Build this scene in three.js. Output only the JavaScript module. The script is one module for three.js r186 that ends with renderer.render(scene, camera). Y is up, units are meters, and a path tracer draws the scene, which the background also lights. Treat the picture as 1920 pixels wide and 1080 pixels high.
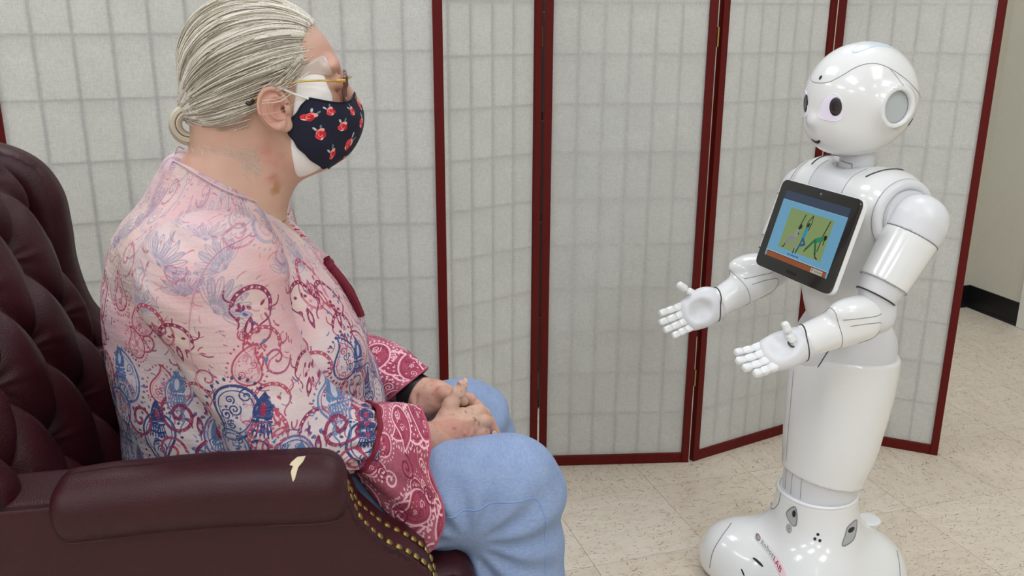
import * as THREE from 'three';
import { mergeGeometries, toCreasedNormals, mergeVertices } from 'three/addons/utils/BufferGeometryUtils.js';
import { RoundedBoxGeometry } from 'three/addons/geometries/RoundedBoxGeometry.js';
import { RectAreaLightUniformsLib } from 'three/addons/lights/RectAreaLightUniformsLib.js';

// ---------------------------------------------------------------- camera, light, exposure
RectAreaLightUniformsLib.init();
const scene = new THREE.Scene();
scene.background = new THREE.Color(0x050505);
const camera = new THREE.PerspectiveCamera(2 * Math.atan(540 / 1699.76) * 180 / Math.PI, 1920 / 1080, 0.05, 30);
camera.rotation.order = 'XYZ';
camera.position.set(0, 1.2766, 0);
camera.rotation.set(-0.2943, 0, 0.0042);
scene.add(camera);
const renderer = new THREE.WebGLRenderer({ antialias: true });
renderer.toneMapping = THREE.LinearToneMapping;
renderer.toneMappingExposure = 0.9;
renderer.shadowMap.enabled = true;
const ROOM_TURN = 0.302;            // the room (tiles, walls, ceiling grid) is turned against the view
const CEILING_H = 2.75;
const LAMP_NITS = 7.5;              // ceiling troffers
const LAMP_COLOR = 0xf0f5ff;

// ---------------------------------------------------------------- helpers
function rngOf(seed) { let a = seed >>> 0; return () => { a = (a + 0x6D2B79F5) >>> 0; let t = Math.imul(a ^ (a >>> 15), 1 | a); t = (t + Math.imul(t ^ (t >>> 7), 61 | t)) ^ t; return ((t ^ (t >>> 14)) >>> 0) / 4294967296; }; }
const V = (x, y, z) => new THREE.Vector3(x, y, z);
const clamp = (x, a, b) => x < a ? a : x > b ? b : x;
const lerp = (a, b, t) => a + (b - a) * t;
const smooth = (a, b, x) => { const t = clamp((x - a) / (b - a), 0, 1); return t * t * (3 - 2 * t); };
const taken = new Map();
function numbered(n) { const k = taken.get(n) || 0; taken.set(n, k + 1); return k ? n + '_' + String(k).padStart(3, '0') : n; }
function tag(o, label, category, group, kind) { o.userData = { label, category }; if (group) o.userData.group = group; if (kind) o.userData.kind = kind; return o; }
function thing(name, label, category, pos = [0, 0, 0], turn = 0, group) {
  const o = new THREE.Group(); o.name = numbered(name); o.position.set(...pos); o.rotation.y = turn; scene.add(o);
  return tag(o, label, category, group);
}
function part(name, geo, mat, parent, label) {
  const m = new THREE.Mesh(Array.isArray(geo) ? (geo.length > 1 ? mergeGeometries(geo.map(plain)) : geo[0]) : geo, mat);
  m.name = name; m.castShadow = m.receiveShadow = true; parent.add(m); if (label) m.userData.label = label; return m;
}
function plain(g) { const q = g.index ? g.toNonIndexed() : g; for (const k of Object.keys(q.attributes)) if (!['position', 'normal', 'uv'].includes(k)) q.deleteAttribute(k); if (!q.attributes.uv) q.setAttribute('uv', new THREE.BufferAttribute(new Float32Array(q.attributes.position.count * 2), 2)); return q; }
function struct(name, geo, mat, parent = scene) { const m = part(name, geo, mat, parent); if (parent === scene) m.userData.kind = 'structure'; return m; }
function box(w, h, d, x = 0, y = 0, z = 0) { const g = new THREE.BoxGeometry(w, h, d); g.translate(x, y, z); return g; }
function rbox(w, h, d, r, x = 0, y = 0, z = 0, seg = 2) { const g = new RoundedBoxGeometry(w, h, d, seg, r); g.translate(x, y, z); return g; }
function tube(pts, r, seg = 24, rad = 6, closed = false) { return new THREE.TubeGeometry(new THREE.CatmullRomCurve3(pts.map(p => p.isVector3 ? p : V(...p)), closed), seg, r, rad, closed); }
// value noise
const H3 = (x, y, z) => { let h = Math.imul(x, 374761393) ^ Math.imul(y, 668265263) ^ Math.imul(z, 1274126177); h = Math.imul(h ^ (h >>> 13), 1274126177); return ((h ^ (h >>> 16)) >>> 0) / 4294967296; };
function noise(x, y, z = 0) {
  const xi = Math.floor(x), yi = Math.floor(y), zi = Math.floor(z); let fx = x - xi, fy = y - yi, fz = z - zi;
  fx = fx * fx * (3 - 2 * fx); fy = fy * fy * (3 - 2 * fy); fz = fz * fz * (3 - 2 * fz);
  const l = (a, b, t) => a + (b - a) * t;
  return l(l(l(H3(xi, yi, zi), H3(xi + 1, yi, zi), fx), l(H3(xi, yi + 1, zi), H3(xi + 1, yi + 1, zi), fx), fy),
    l(l(H3(xi, yi, zi + 1), H3(xi + 1, yi, zi + 1), fx), l(H3(xi, yi + 1, zi + 1), H3(xi + 1, yi + 1, zi + 1), fx), fy), fz);
}
const fbm = (x, y, z = 0, o = 4) => { let s = 0, a = 0.5, n = 0; for (let i = 0; i < o; i++) { s += a * noise(x, y, z); n += a; a *= 0.5; x = x * 2.03 + 7.1; y = y * 2.03 + 3.7; z = z * 2.03 + 1.3; } return s / n; };
// textures
function dataTex(n, fn, srgb = true, rep = true) {
  const d = new Uint8ClampedArray(n * n * 4);
  for (let j = 0; j < n; j++) for (let i = 0; i < n; i++) { const c = fn(i / n, j / n, i, j); const k = (j * n + i) * 4; d[k] = c[0]; d[k + 1] = c[1]; d[k + 2] = c[2]; d[k + 3] = 255; }
  const t = new THREE.DataTexture(new Uint8Array(d.buffer), n, n); t.magFilter = THREE.LinearFilter; t.minFilter = THREE.LinearMipmapLinearFilter; t.generateMipmaps = true;
  if (rep) t.wrapS = t.wrapT = THREE.RepeatWrapping; if (srgb) t.colorSpace = THREE.SRGBColorSpace; t.needsUpdate = true; return t;
}
function canvasTex(w, h, draw, srgb = true, rep = true) {
  const c = document.createElement('canvas'); c.width = w; c.height = h; draw(c.getContext('2d'), w, h);
  const t = new THREE.CanvasTexture(c); if (rep) t.wrapS = t.wrapT = THREE.RepeatWrapping; if (srgb) t.colorSpace = THREE.SRGBColorSpace; t.magFilter = THREE.LinearFilter; return t;
}
const std = (color, rough, extra = {}) => new THREE.MeshStandardMaterial({ color, roughness: rough, metalness: 0, ...extra });
const phys = (color, rough, extra = {}) => new THREE.MeshPhysicalMaterial({ color, roughness: rough, metalness: 0, ...extra });

// ---- signed distance modelling, meshed with surface nets
const smin = (a, b, k) => { const h = Math.max(k - Math.abs(a - b), 0) / k; return Math.min(a, b) - h * h * k * 0.25; };
const smax = (a, b, k) => -smin(-a, -b, k);
function sdEll(x, y, z, cx, cy, cz, a, b, c) { const px = (x - cx), py = (y - cy), pz = (z - cz); const k0 = Math.hypot(px / a, py / b, pz / c), k1 = Math.hypot(px / (a * a), py / (b * b), pz / (c * c)); return k1 < 1e-9 ? -Math.min(a, b, c) : k0 * (k0 - 1) / k1; }
// round cone between A and B
function sdCap(x, y, z, A, B, ra, rb) {
  const bx = B[0] - A[0], by = B[1] - A[1], bz = B[2] - A[2], px = x - A[0], py = y - A[1], pz = z - A[2];
  const t = clamp((px * bx + py * by + pz * bz) / (bx * bx + by * by + bz * bz), 0, 1);
  return Math.hypot(px - bx * t, py - by * t, pz - bz * t) - (ra + (rb - ra) * t);
}
function sdBoxR(x, y, z, cx, cy, cz, a, b, c, r) { const qx = Math.abs(x - cx) - a + r, qy = Math.abs(y - cy) - b + r, qz = Math.abs(z - cz) - c + r; return Math.hypot(Math.max(qx, 0), Math.max(qy, 0), Math.max(qz, 0)) + Math.min(Math.max(qx, qy, qz), 0) - r; }
function grad(f, x, y, z, e = 4e-4) { const gx = f(x + e, y, z) - f(x - e, y, z), gy = f(x, y + e, z) - f(x, y - e, z), gz = f(x, y, z + e) - f(x, y, z - e); const l = Math.hypot(gx, gy, gz) || 1; return [gx / l, gy / l, gz / l, l / (2 * e)]; }
function nets(f, lo, hi, cell, opt = {}) {
  const nx = Math.ceil((hi[0] - lo[0]) / cell) + 1, ny = Math.ceil((hi[1] - lo[1]) / cell) + 1, nz = Math.ceil((hi[2] - lo[2]) / cell) + 1;
  const G = new Float32Array(nx * ny * nz); const at = (i, j, k) => (k * ny + j) * nx + i;
  // coarse skip: sample every 4th node, leave far cells untouched
  const S = 4, far = cell * S * 1.8 * (opt.lip || 1);
  for (let k = 0; k < nz; k += S) for (let j = 0; j < ny; j += S) for (let i = 0; i < nx; i += S) {
    const c = f(lo[0] + Math.min(i + 1.5, nx - 1) * cell, lo[1] + Math.min(j + 1.5, ny - 1) * cell, lo[2] + Math.min(k + 1.5, nz - 1) * cell);
    const skip = Math.abs(c) > far;
    for (let kk = k; kk < Math.min(k + S, nz); kk++) for (let jj = j; jj < Math.min(j + S, ny); jj++) for (let ii = i; ii < Math.min(i + S, nx); ii++)
      G[at(ii, jj, kk)] = skip ? c : f(lo[0] + ii * cell, lo[1] + jj * cell, lo[2] + kk * cell);
  }
  const id = new Int32Array(nx * ny * nz).fill(-1), P = [], idx = [];
  for (let k = 0; k < nz - 1; k++) for (let j = 0; j < ny - 1; j++) for (let i = 0; i < nx - 1; i++) {
    const v = [G[at(i, j, k)], G[at(i + 1, j, k)], G[at(i, j + 1, k)], G[at(i + 1, j + 1, k)], G[at(i, j, k + 1)], G[at(i + 1, j, k + 1)], G[at(i, j + 1, k + 1)], G[at(i + 1, j + 1, k + 1)]];
    let m = 0; for (let q = 0; q < 8; q++) if (v[q] < 0) m |= 1 << q;
    if (m === 0 || m === 255) continue;
    let sx = 0, sy = 0, sz = 0, n = 0;
    for (const [a, b] of EDGES) { if ((v[a] < 0) === (v[b] < 0)) continue; const t = v[a] / (v[a] - v[b]); sx += (a & 1) + ((b & 1) - (a & 1)) * t; sy += ((a >> 1) & 1) + (((b >> 1) & 1) - ((a >> 1) & 1)) * t; sz += (a >> 2) + ((b >> 2) - (a >> 2)) * t; n++; }
    id[at(i, j, k)] = P.length / 3; P.push(lo[0] + (i + sx / n) * cell, lo[1] + (j + sy / n) * cell, lo[2] + (k + sz / n) * cell);
  }
  const quad = (a, b, c, d, flip) => { if (a < 0 || b < 0 || c < 0 || d < 0) return; if (flip) idx.push(a, c, b, a, d, c); else idx.push(a, b, c, a, c, d); };
  for (let k = 1; k < nz - 1; k++) for (let j = 1; j < ny - 1; j++) for (let i = 1; i < nx - 1; i++) {
    const s = G[at(i, j, k)] < 0;
    if (s !== (G[at(i + 1, j, k)] < 0)) quad(id[at(i, j - 1, k - 1)], id[at(i, j, k - 1)], id[at(i, j, k)], id[at(i, j - 1, k)], !s);
    if (s !== (G[at(i, j + 1, k)] < 0)) quad(id[at(i - 1, j, k - 1)], id[at(i, j, k - 1)], id[at(i, j, k)], id[at(i - 1, j, k)], s);
    if (s !== (G[at(i, j, k + 1)] < 0)) quad(id[at(i - 1, j - 1, k)], id[at(i, j - 1, k)], id[at(i, j, k)], id[at(i - 1, j, k)], !s);
  }
  const N = new Float32Array(P.length), pos = new Float32Array(P), e = opt.eps || cell * 0.35;
  for (let q = 0; q < pos.length; q += 3) {
    for (let it = 0; it < (opt.newton ?? 2); it++) { const d = f(pos[q], pos[q + 1], pos[q + 2]); const g = grad(f, pos[q], pos[q + 1], pos[q + 2], e); const st = clamp(d / Math.max(g[3], 0.3), -cell * 0.6, cell * 0.6); pos[q] -= g[0] * st; pos[q + 1] -= g[1] * st; pos[q + 2] -= g[2] * st; }
    const g = grad(f, pos[q], pos[q + 1], pos[q + 2], e); N[q] = g[0]; N[q + 1] = g[1]; N[q + 2] = g[2];
  }
  const geo = new THREE.BufferGeometry(); geo.setAttribute('position', new THREE.BufferAttribute(pos, 3)); geo.setAttribute('normal', new THREE.BufferAttribute(N, 3)); geo.setIndex(idx);
  if (opt.color) { const c = new Float32Array(pos.length); for (let q = 0; q < pos.length; q += 3) { const r = opt.color(pos[q], pos[q + 1], pos[q + 2], N[q], N[q + 1], N[q + 2]); c[q] = r[0]; c[q + 1] = r[1]; c[q + 2] = r[2]; } geo.setAttribute('color', new THREE.BufferAttribute(c, 3)); }
  if (opt.uv) return uvWrap(geo, opt.uv, opt.period || 0);
  return geo;
}
const EDGES = [[0, 1], [2, 3], [4, 5], [6, 7], [0, 2], [1, 3], [4, 6], [5, 7], [0, 4], [1, 5], [2, 6], [3, 7]];
// texture coordinates from position; triangles that straddle the wrap get their own vertices
function uvWrap(geo, uvf, period) {
  const g = geo.toNonIndexed(), p = g.attributes.position.array, n = g.attributes.normal.array, uv = new Float32Array(p.length / 3 * 2);
  for (let t = 0; t < p.length / 9; t++) {
    const u = []; for (let k = 0; k < 3; k++) { const q = t * 9 + k * 3; u.push(uvf(p[q], p[q + 1], p[q + 2], n[q], n[q + 1], n[q + 2])); }
    if (period) { const mx = Math.max(u[0][0], u[1][0], u[2][0]); for (const w of u) if (mx - w[0] > period / 2) w[0] += period; }
    for (let k = 0; k < 3; k++) { uv[t * 6 + k * 2] = u[k][0]; uv[t * 6 + k * 2 + 1] = u[k][1]; }
  }
  g.setAttribute('uv', new THREE.BufferAttribute(uv, 2)); return g;
}
// walk along a ray to the surface of a distance field
function cast(f, o, d, max = 0.6) { let t = 0; for (let i = 0; i < 90; i++) { const s = f(o[0] + d[0] * t, o[1] + d[1] * t, o[2] + d[2] * t); if (s < 2e-5) break; t += s * 0.8; if (t > max) return null; } return [o[0] + d[0] * t, o[1] + d[1] * t, o[2] + d[2] * t]; }
// a star-shaped sheet (outline poly, 2D) laid onto a surface: base(u,v) -> ray origin
function sheetOn(f, poly, base, dir, off, rings = 8, thick = 0.0008, edge = null) {
  const n = poly.length, cx = poly.reduce((s, p) => s + p[0], 0) / n, cy = poly.reduce((s, p) => s + p[1], 0) / n;
  const P = [], UV = [], idx = []; let ok = true;
  const put = (u, v, o) => { const q = cast(f, base(u, v), dir); if (!q) { ok = false; P.push(...base(u, v)); } else { const g = grad(f, ...q); P.push(q[0] + g[0] * o, q[1] + g[1] * o, q[2] + g[2] * o); } UV.push(u, v); };
  for (let r = 0; r <= rings + 1; r++) for (let j = 0; j < n; j++) { const s = Math.min(r, rings) / rings; const last = r > rings; put(cx + (poly[j][0] - cx) * s, cy + (poly[j][1] - cy) * s, last ? -thick : (r === rings && edge !== null ? edge : off)); }
  for (let r = 0; r <= rings; r++) for (let j = 0; j < n; j++) { const a = r * n + j, b = r * n + (j + 1) % n, c = a + n, d = b + n; if (r > 0) idx.push(a, c, b); idx.push(b, c, d); }
  const g = new THREE.BufferGeometry(); g.setAttribute('position', new THREE.Float32BufferAttribute(P, 3)); g.setAttribute('uv', new THREE.Float32BufferAttribute(UV, 2)); g.setIndex(idx); g.computeVertexNormals();
  // make the sheet face outwards
  const q = cast(f, base(cx, cy), dir); if (q) { const s = grad(f, ...q), nn = g.attributes.normal; if (nn.getX(n) * s[0] + nn.getY(n) * s[1] + nn.getZ(n) * s[2] < 0) { for (let i = 0; i < idx.length; i += 3) { const t = idx[i]; idx[i] = idx[i + 1]; idx[i + 1] = t; } g.setIndex(idx); g.computeVertexNormals(); } }
  return g;
}
function lineOn(f, pts, base, dir, r, off = 0, seg = 0, closed = false) {
  const c2 = new THREE.CatmullRomCurve3(pts.map(p => V(p[0], p[1], 0)), closed), n = seg || pts.length * 8, out = [];
  for (let i = 0; i <= n - (closed ? 1 : 0); i++) { const p = c2.getPoint(i / n), q = cast(f, base(p.x, p.y), dir); if (q) { const g = grad(f, ...q); out.push(V(q[0] + g[0] * off, q[1] + g[1] * off, q[2] + g[2] * off)); } }
  return new THREE.TubeGeometry(new THREE.CatmullRomCurve3(out, closed), out.length * 2, r, 5, closed);
}
function blobPoly(n, fn) { const p = []; for (let i = 0; i < n; i++) p.push(fn(i / n * Math.PI * 2)); return p; }
function smoothPoly(pts, n) { const c = new THREE.CatmullRomCurve3(pts.map(p => V(p[0], p[1], 0)), true); return c.getPoints(n).slice(0, n).map(p => [p.x, p.y]); }
function setUV(g, fn) { const p = g.attributes.position, n = g.attributes.normal, u = new Float32Array(p.count * 2); for (let i = 0; i < p.count; i++) { const w = fn(p.getX(i), p.getY(i), p.getZ(i), n.getX(i), n.getY(i), n.getZ(i)); u[i * 2] = w[0]; u[i * 2 + 1] = w[1]; } g.setAttribute('uv', new THREE.BufferAttribute(u, 2)); return g; }
// parametric sheet: rows of points
function loft(rows, closed = false, uvf = null) {
  const n = rows[0].length, m = rows.length, P = [], UV = [], idx = [], w = closed ? n + 1 : n;
  for (let i = 0; i < m; i++) for (let j = 0; j < w; j++) { const p = rows[i][j % n]; P.push(p[0], p[1], p[2]); const u = uvf ? uvf(i / (m - 1), j / (w - 1)) : [j / (w - 1), i / (m - 1)]; UV.push(u[0], u[1]); }
  for (let i = 0; i < m - 1; i++) for (let j = 0; j < w - 1; j++) { const a = i * w + j; idx.push(a, a + 1, a + w, a + 1, a + w + 1, a + w); }
  const g = new THREE.BufferGeometry(); g.setAttribute('position', new THREE.Float32BufferAttribute(P, 3)); g.setAttribute('uv', new THREE.Float32BufferAttribute(UV, 2)); g.setIndex(idx); g.computeVertexNormals();
  if (closed) { const N = g.attributes.normal; for (let i = 0; i < m; i++) { const a = i * w, b = a + w - 1; const s = V(N.getX(a) + N.getX(b), N.getY(a) + N.getY(b), N.getZ(a) + N.getZ(b)).normalize(); N.setXYZ(a, s.x, s.y, s.z); N.setXYZ(b, s.x, s.y, s.z); } }
  return g;
}

// ================================================================= the room
const roomToWorld = (x, z) => { const c = Math.cos(ROOM_TURN), s = Math.sin(ROOM_TURN); return [x * c + z * s, -x * s + z * c]; };
const XR = 3.169, XL = -3.1, ZB = -3.157, ZF = 3.3;
const wallTex = dataTex(256, (u, v) => { const n = 0.5 * fbm(u * 16, v * 16, 3) + 0.5 * noise(u * 128, v * 128, 9); const k = 246 + n * 9; return [k, k, k]; });
const wallBump = dataTex(256, (u, v, i, j) => { const k = 110 + 90 * noise(i * 0.35, j * 0.35, 4) + 50 * noise(i * 0.11, j * 0.11, 2); return [k, k, k]; }, false);
for (const t of [wallTex, wallBump]) t.repeat.set(3, 3);
const M_wall = std(0xd0ccbc, 0.62, { map: wallTex, bumpMap: wallBump, bumpScale: 0.0004 });
const M_wallGrey = std(0xd9d8d0, 0.7, { map: wallTex });
const M_ceil = std(0xe8e7e2, 0.9, { map: wallTex });
const M_trimWhite = std(0xe2e0d8, 0.45);
const room = (g) => { g.rotateY(ROOM_TURN); return g; };
const wallUV = g => { const p = g.attributes.position, n = g.attributes.normal, u = g.attributes.uv; for (let i = 0; i < p.count; i++) { const nx = Math.abs(n.getX(i)), ny = Math.abs(n.getY(i)); u.setXY(i, nx > 0.5 ? p.getZ(i) : p.getX(i), ny > 0.5 ? p.getZ(i) : p.getY(i)); } return g; };
struct('wall_right', room(wallUV(box(0.15, CEILING_H, ZF - ZB + 0.3, XR + 0.075, CEILING_H / 2, (ZF + ZB) / 2))), M_wall);
struct('wall_back', room(wallUV(box(XR - XL, CEILING_H, 0.15, (XR + XL) / 2, CEILING_H / 2, ZB - 0.075))), M_wall);
struct('wall_left', room(wallUV(box(0.15, CEILING_H, ZF - ZB + 0.3, XL - 0.075, CEILING_H / 2, (ZF + ZB) / 2))), M_wallGrey);
struct('wall_front', room(wallUV(box(XR - XL, CEILING_H, 0.15, (XR + XL) / 2, CEILING_H / 2, ZF + 0.075))), M_wallGrey);
struct('ceiling', room(wallUV(box(XR - XL + 0.3, 0.12, ZF - ZB + 0.3, (XR + XL) / 2, CEILING_H + 0.06, (ZF + ZB) / 2))), M_ceil);
// black rubber cove base: a profile with a toe, run along two walls
const M_base = phys(0x0c0c0d, 0.42, {});
function coveBase(len) { const s = new THREE.Shape(); s.moveTo(0, 0); s.lineTo(0.014, 0); s.quadraticCurveTo(0.0045, 0.004, 0.0035, 0.016); s.lineTo(0.003, 0.099); s.quadraticCurveTo(0.003, 0.1015, 0, 0.1016); s.lineTo(0, 0); return new THREE.ExtrudeGeometry(s, { depth: len, bevelEnabled: false, curveSegments: 6 }); }
const DOOR_Z = ZB + 0.295;    // the door casing begins here on the right wall
{ const g = coveBase(DOOR_Z - ZB); g.rotateY(Math.PI); g.translate(0, 0, 0); g.scale(1, 1, 1); g.translate(XR, 0, DOOR_Z); struct('baseboard_right', room(g), M_base); }
{ const g = coveBase(XR - XL); g.rotateY(-Math.PI / 2); g.translate(XR, 0, ZB); struct('baseboard_back', room(g), M_base); }
{ // door on the right wall, past the end of the black base
  const d = new THREE.Group(); d.name = 'door_1'; d.userData.kind = 'structure'; d.rotation.y = ROOM_TURN; scene.add(d);
  part('door_leaf', [rbox(0.03, 2.03, 0.88, 0.003, XR - 0.012, 1.02, DOOR_Z + 0.06 + 0.44)], std(0xc9c2b0, 0.5), d);
  part('casing', [rbox(0.02, 2.12, 0.06, 0.004, XR - 0.01, 1.06, DOOR_Z + 0.03), rbox(0.02, 2.12, 0.06, 0.004, XR - 0.01, 1.06, DOOR_Z + 0.97), rbox(0.02, 0.06, 1.0, 0.004, XR - 0.01, 2.09, DOOR_Z + 0.5)], M_trimWhite, d);
  part('handle', [tube([[XR - 0.03, 1.0, DOOR_Z + 0.85], [XR - 0.075, 1.0, DOOR_Z + 0.85], [XR - 0.08, 1.0, DOOR_Z + 0.82], [XR - 0.08, 1.0, DOOR_Z + 0.74]], 0.009, 20, 8)], std(0xb9b4a8, 0.3, { metalness: 1 }), d);
}
// floor: vinyl composition tiles, 12 inch, each its own piece
const TILE = 0.3048, TA = 0.7585, TB = -1.7548;
const tileTex = canvasTex(1024, 1024, (c, w, h) => {
  const R = rngOf(11); c.fillStyle = '#e2d7c6'; c.fillRect(0, 0, w, h);
  const wrap = (x, y, r, fn) => { for (const dx of [-w, 0, w]) for (const dy of [-h, 0, h]) if (x + dx > -r && x + dx < w + r && y + dy > -r && y + dy < h + r) { c.save(); c.translate(x + dx, y + dy); fn(); c.restore(); } };
  for (let i = 0; i < 900; i++) { const x = R() * w, y = R() * h, a = (R() - 0.5) * 0.9, l = 14 + R() * 60, t = 4 + R() * 14, k = R(); const col = k < 0.4 ? 'rgba(236,227,212,' : k < 0.75 ? 'rgba(214,199,178,' : 'rgba(204,188,168,'; wrap(x, y, 80, () => { c.rotate(a); c.fillStyle = col + (0.12 + R() * 0.1) + ')'; c.beginPath(); c.ellipse(0, 0, l, t, 0, 0, 7); c.fill(); }); }
  for (let i = 0; i < 2600; i++) { const x = R() * w, y = R() * h, a = (R() - 0.5) * 1.6 + (R() < 0.2 ? 1.2 : 0), l = 4 + R() * R() * 28, t = 1.0 + R() * 2.2, k = R(); const col = k < 0.45 ? `rgba(150,125,100,${0.35 + R() * 0.4})` : k < 0.68 ? `rgba(112,94,78,${0.45 + R() * 0.45})` : k < 0.78 ? `rgba(62,50,42,${0.5 + R() * 0.45})` : `rgba(240,232,218,${0.35 + R() * 0.4})`; const q = (R() - 0.5) * 8; wrap(x, y, 40, () => { c.rotate(a); c.strokeStyle = col; c.lineWidth = t; c.lineCap = 'round'; c.beginPath(); c.moveTo(-l / 2, 0); c.quadraticCurveTo(0, q, l / 2, q * 0.3); c.stroke(); }); }
});
const tileMats = [0xffffff, 0xfdfcfa, 0xfaf8f5].map(c => phys(c, 0.38, { map: tileTex, clearcoat: 0.12, clearcoatRoughness: 0.35 }));
const floorM = std(0x6a5c4c, 0.8);
const floor = struct('floor', box(XR - XL + 0.3, 0.1, ZF - ZB + 0.3, (XR + XL) / 2, -0.052, (ZF + ZB) / 2), floorM);
floor.rotation.y = ROOM_TURN;
{
  const R = rngOf(5), variants = [];
  for (let v = 0; v < 10; v++) { const g = box(TILE - 0.0011, 0.004, TILE - 0.0011, 0, -0.002, 0); const ox = R(), oy = R(), q = v % 2; const u = g.attributes.uv, p = g.attributes.position; for (let i = 0; i < p.count; i++) { const a = p.getX(i) / 0.61, b = p.getZ(i) / 0.61; u.setXY(i, ox + (q ? b : a), oy + (q ? a : b)); } variants.push(g); }
  const rest = []; let count = 0;
  const cells = [];
  for (let i = -13; i < 9; i++) for (let j = -5; j < 17; j++) {
    const x0 = TA + i * TILE, z0 = TB + j * TILE; const xa = Math.max(x0, XL), xb = Math.min(x0 + TILE, XR), za = Math.max(z0, ZB), zb = Math.min(z0 + TILE, ZF);
    if (xb - xa < 0.01 || zb - za < 0.01) continue; const [wx, wz] = roomToWorld((xa + xb) / 2, (za + zb) / 2);
    cells.push({ i, j, xa, xb, za, zb, view: wz < -1.1 && wx > -0.3 && wx < -wz * 0.62 + 0.5 });
  }
  for (const c of cells) {
    const whole = c.xb - c.xa > TILE - 0.002 && c.zb - c.za > TILE - 0.002, k = Math.floor(R() * 10);
    const g = whole ? variants[k] : box(c.xb - c.xa - 0.0011, 0.004, c.zb - c.za - 0.0011, 0, -0.002, 0);
    if (!whole) { const u = g.attributes.uv, p = g.attributes.position; for (let i = 0; i < p.count; i++) u.setXY(i, p.getX(i) / 0.61 + k * 0.13, p.getZ(i) / 0.61); }
    if (c.view && count < 290) { count++; const m = part(count > 1 ? 'floor_tile_' + String(count - 1).padStart(3, '0') : 'floor_tile', g, tileMats[Math.floor(R() * 3)], floor); m.position.set((c.xa + c.xb) / 2, 0, (c.za + c.zb) / 2); }
    else { const q = g.clone(); q.translate((c.xa + c.xb) / 2, 0, (c.za + c.zb) / 2); rest.push(q); }
  }
  const m = part('floor_tiles', rest, tileMats[0], floor); m.userData.kind = 'stuff';
}
// ceiling troffers: frame, two diffusers, and the light they give
{
  const M_frame = std(0xe4e4e0, 0.5), M_diff = new THREE.MeshStandardMaterial({ color: 0xffffff, roughness: 0.5, emissive: LAMP_COLOR, emissiveIntensity: LAMP_NITS * 0.6 });
  const spots = []; for (const x of [-1.98, -0.15, 1.68]) for (const z of [-2.35, -0.05, 2.2]) spots.push([x, z]);
  spots.forEach(([x, z], k) => {
    const [wx, wz] = roomToWorld(x, z);
    const t = thing('ceiling_light', 'recessed fluorescent ceiling troffer with two white diffusers above the room', 'ceiling light', [wx, CEILING_H, wz], ROOM_TURN, 'ceiling troffers');
    part('frame', [box(0.6, 0.012, 0.03, 0, -0.006, 0.59), box(0.6, 0.012, 0.03, 0, -0.006, -0.59), box(0.03, 0.012, 1.15, 0.285, -0.006, 0), box(0.03, 0.012, 1.15, -0.285, -0.006, 0), box(0.05, 0.012, 1.15, 0, -0.006, 0)], M_frame, t);
    for (const s of [-1, 1]) {
      part('diffuser', box(0.245, 0.006, 1.15, s * 0.1475, -0.003, 0), M_diff, t);
      const l = new THREE.RectAreaLight(LAMP_COLOR, LAMP_NITS, 0.23, 1.1); l.position.set(s * 0.1475, -0.02, 0); l.rotation.x = -Math.PI / 2; l.castShadow = true; t.add(l);
    }
  });
}
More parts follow.
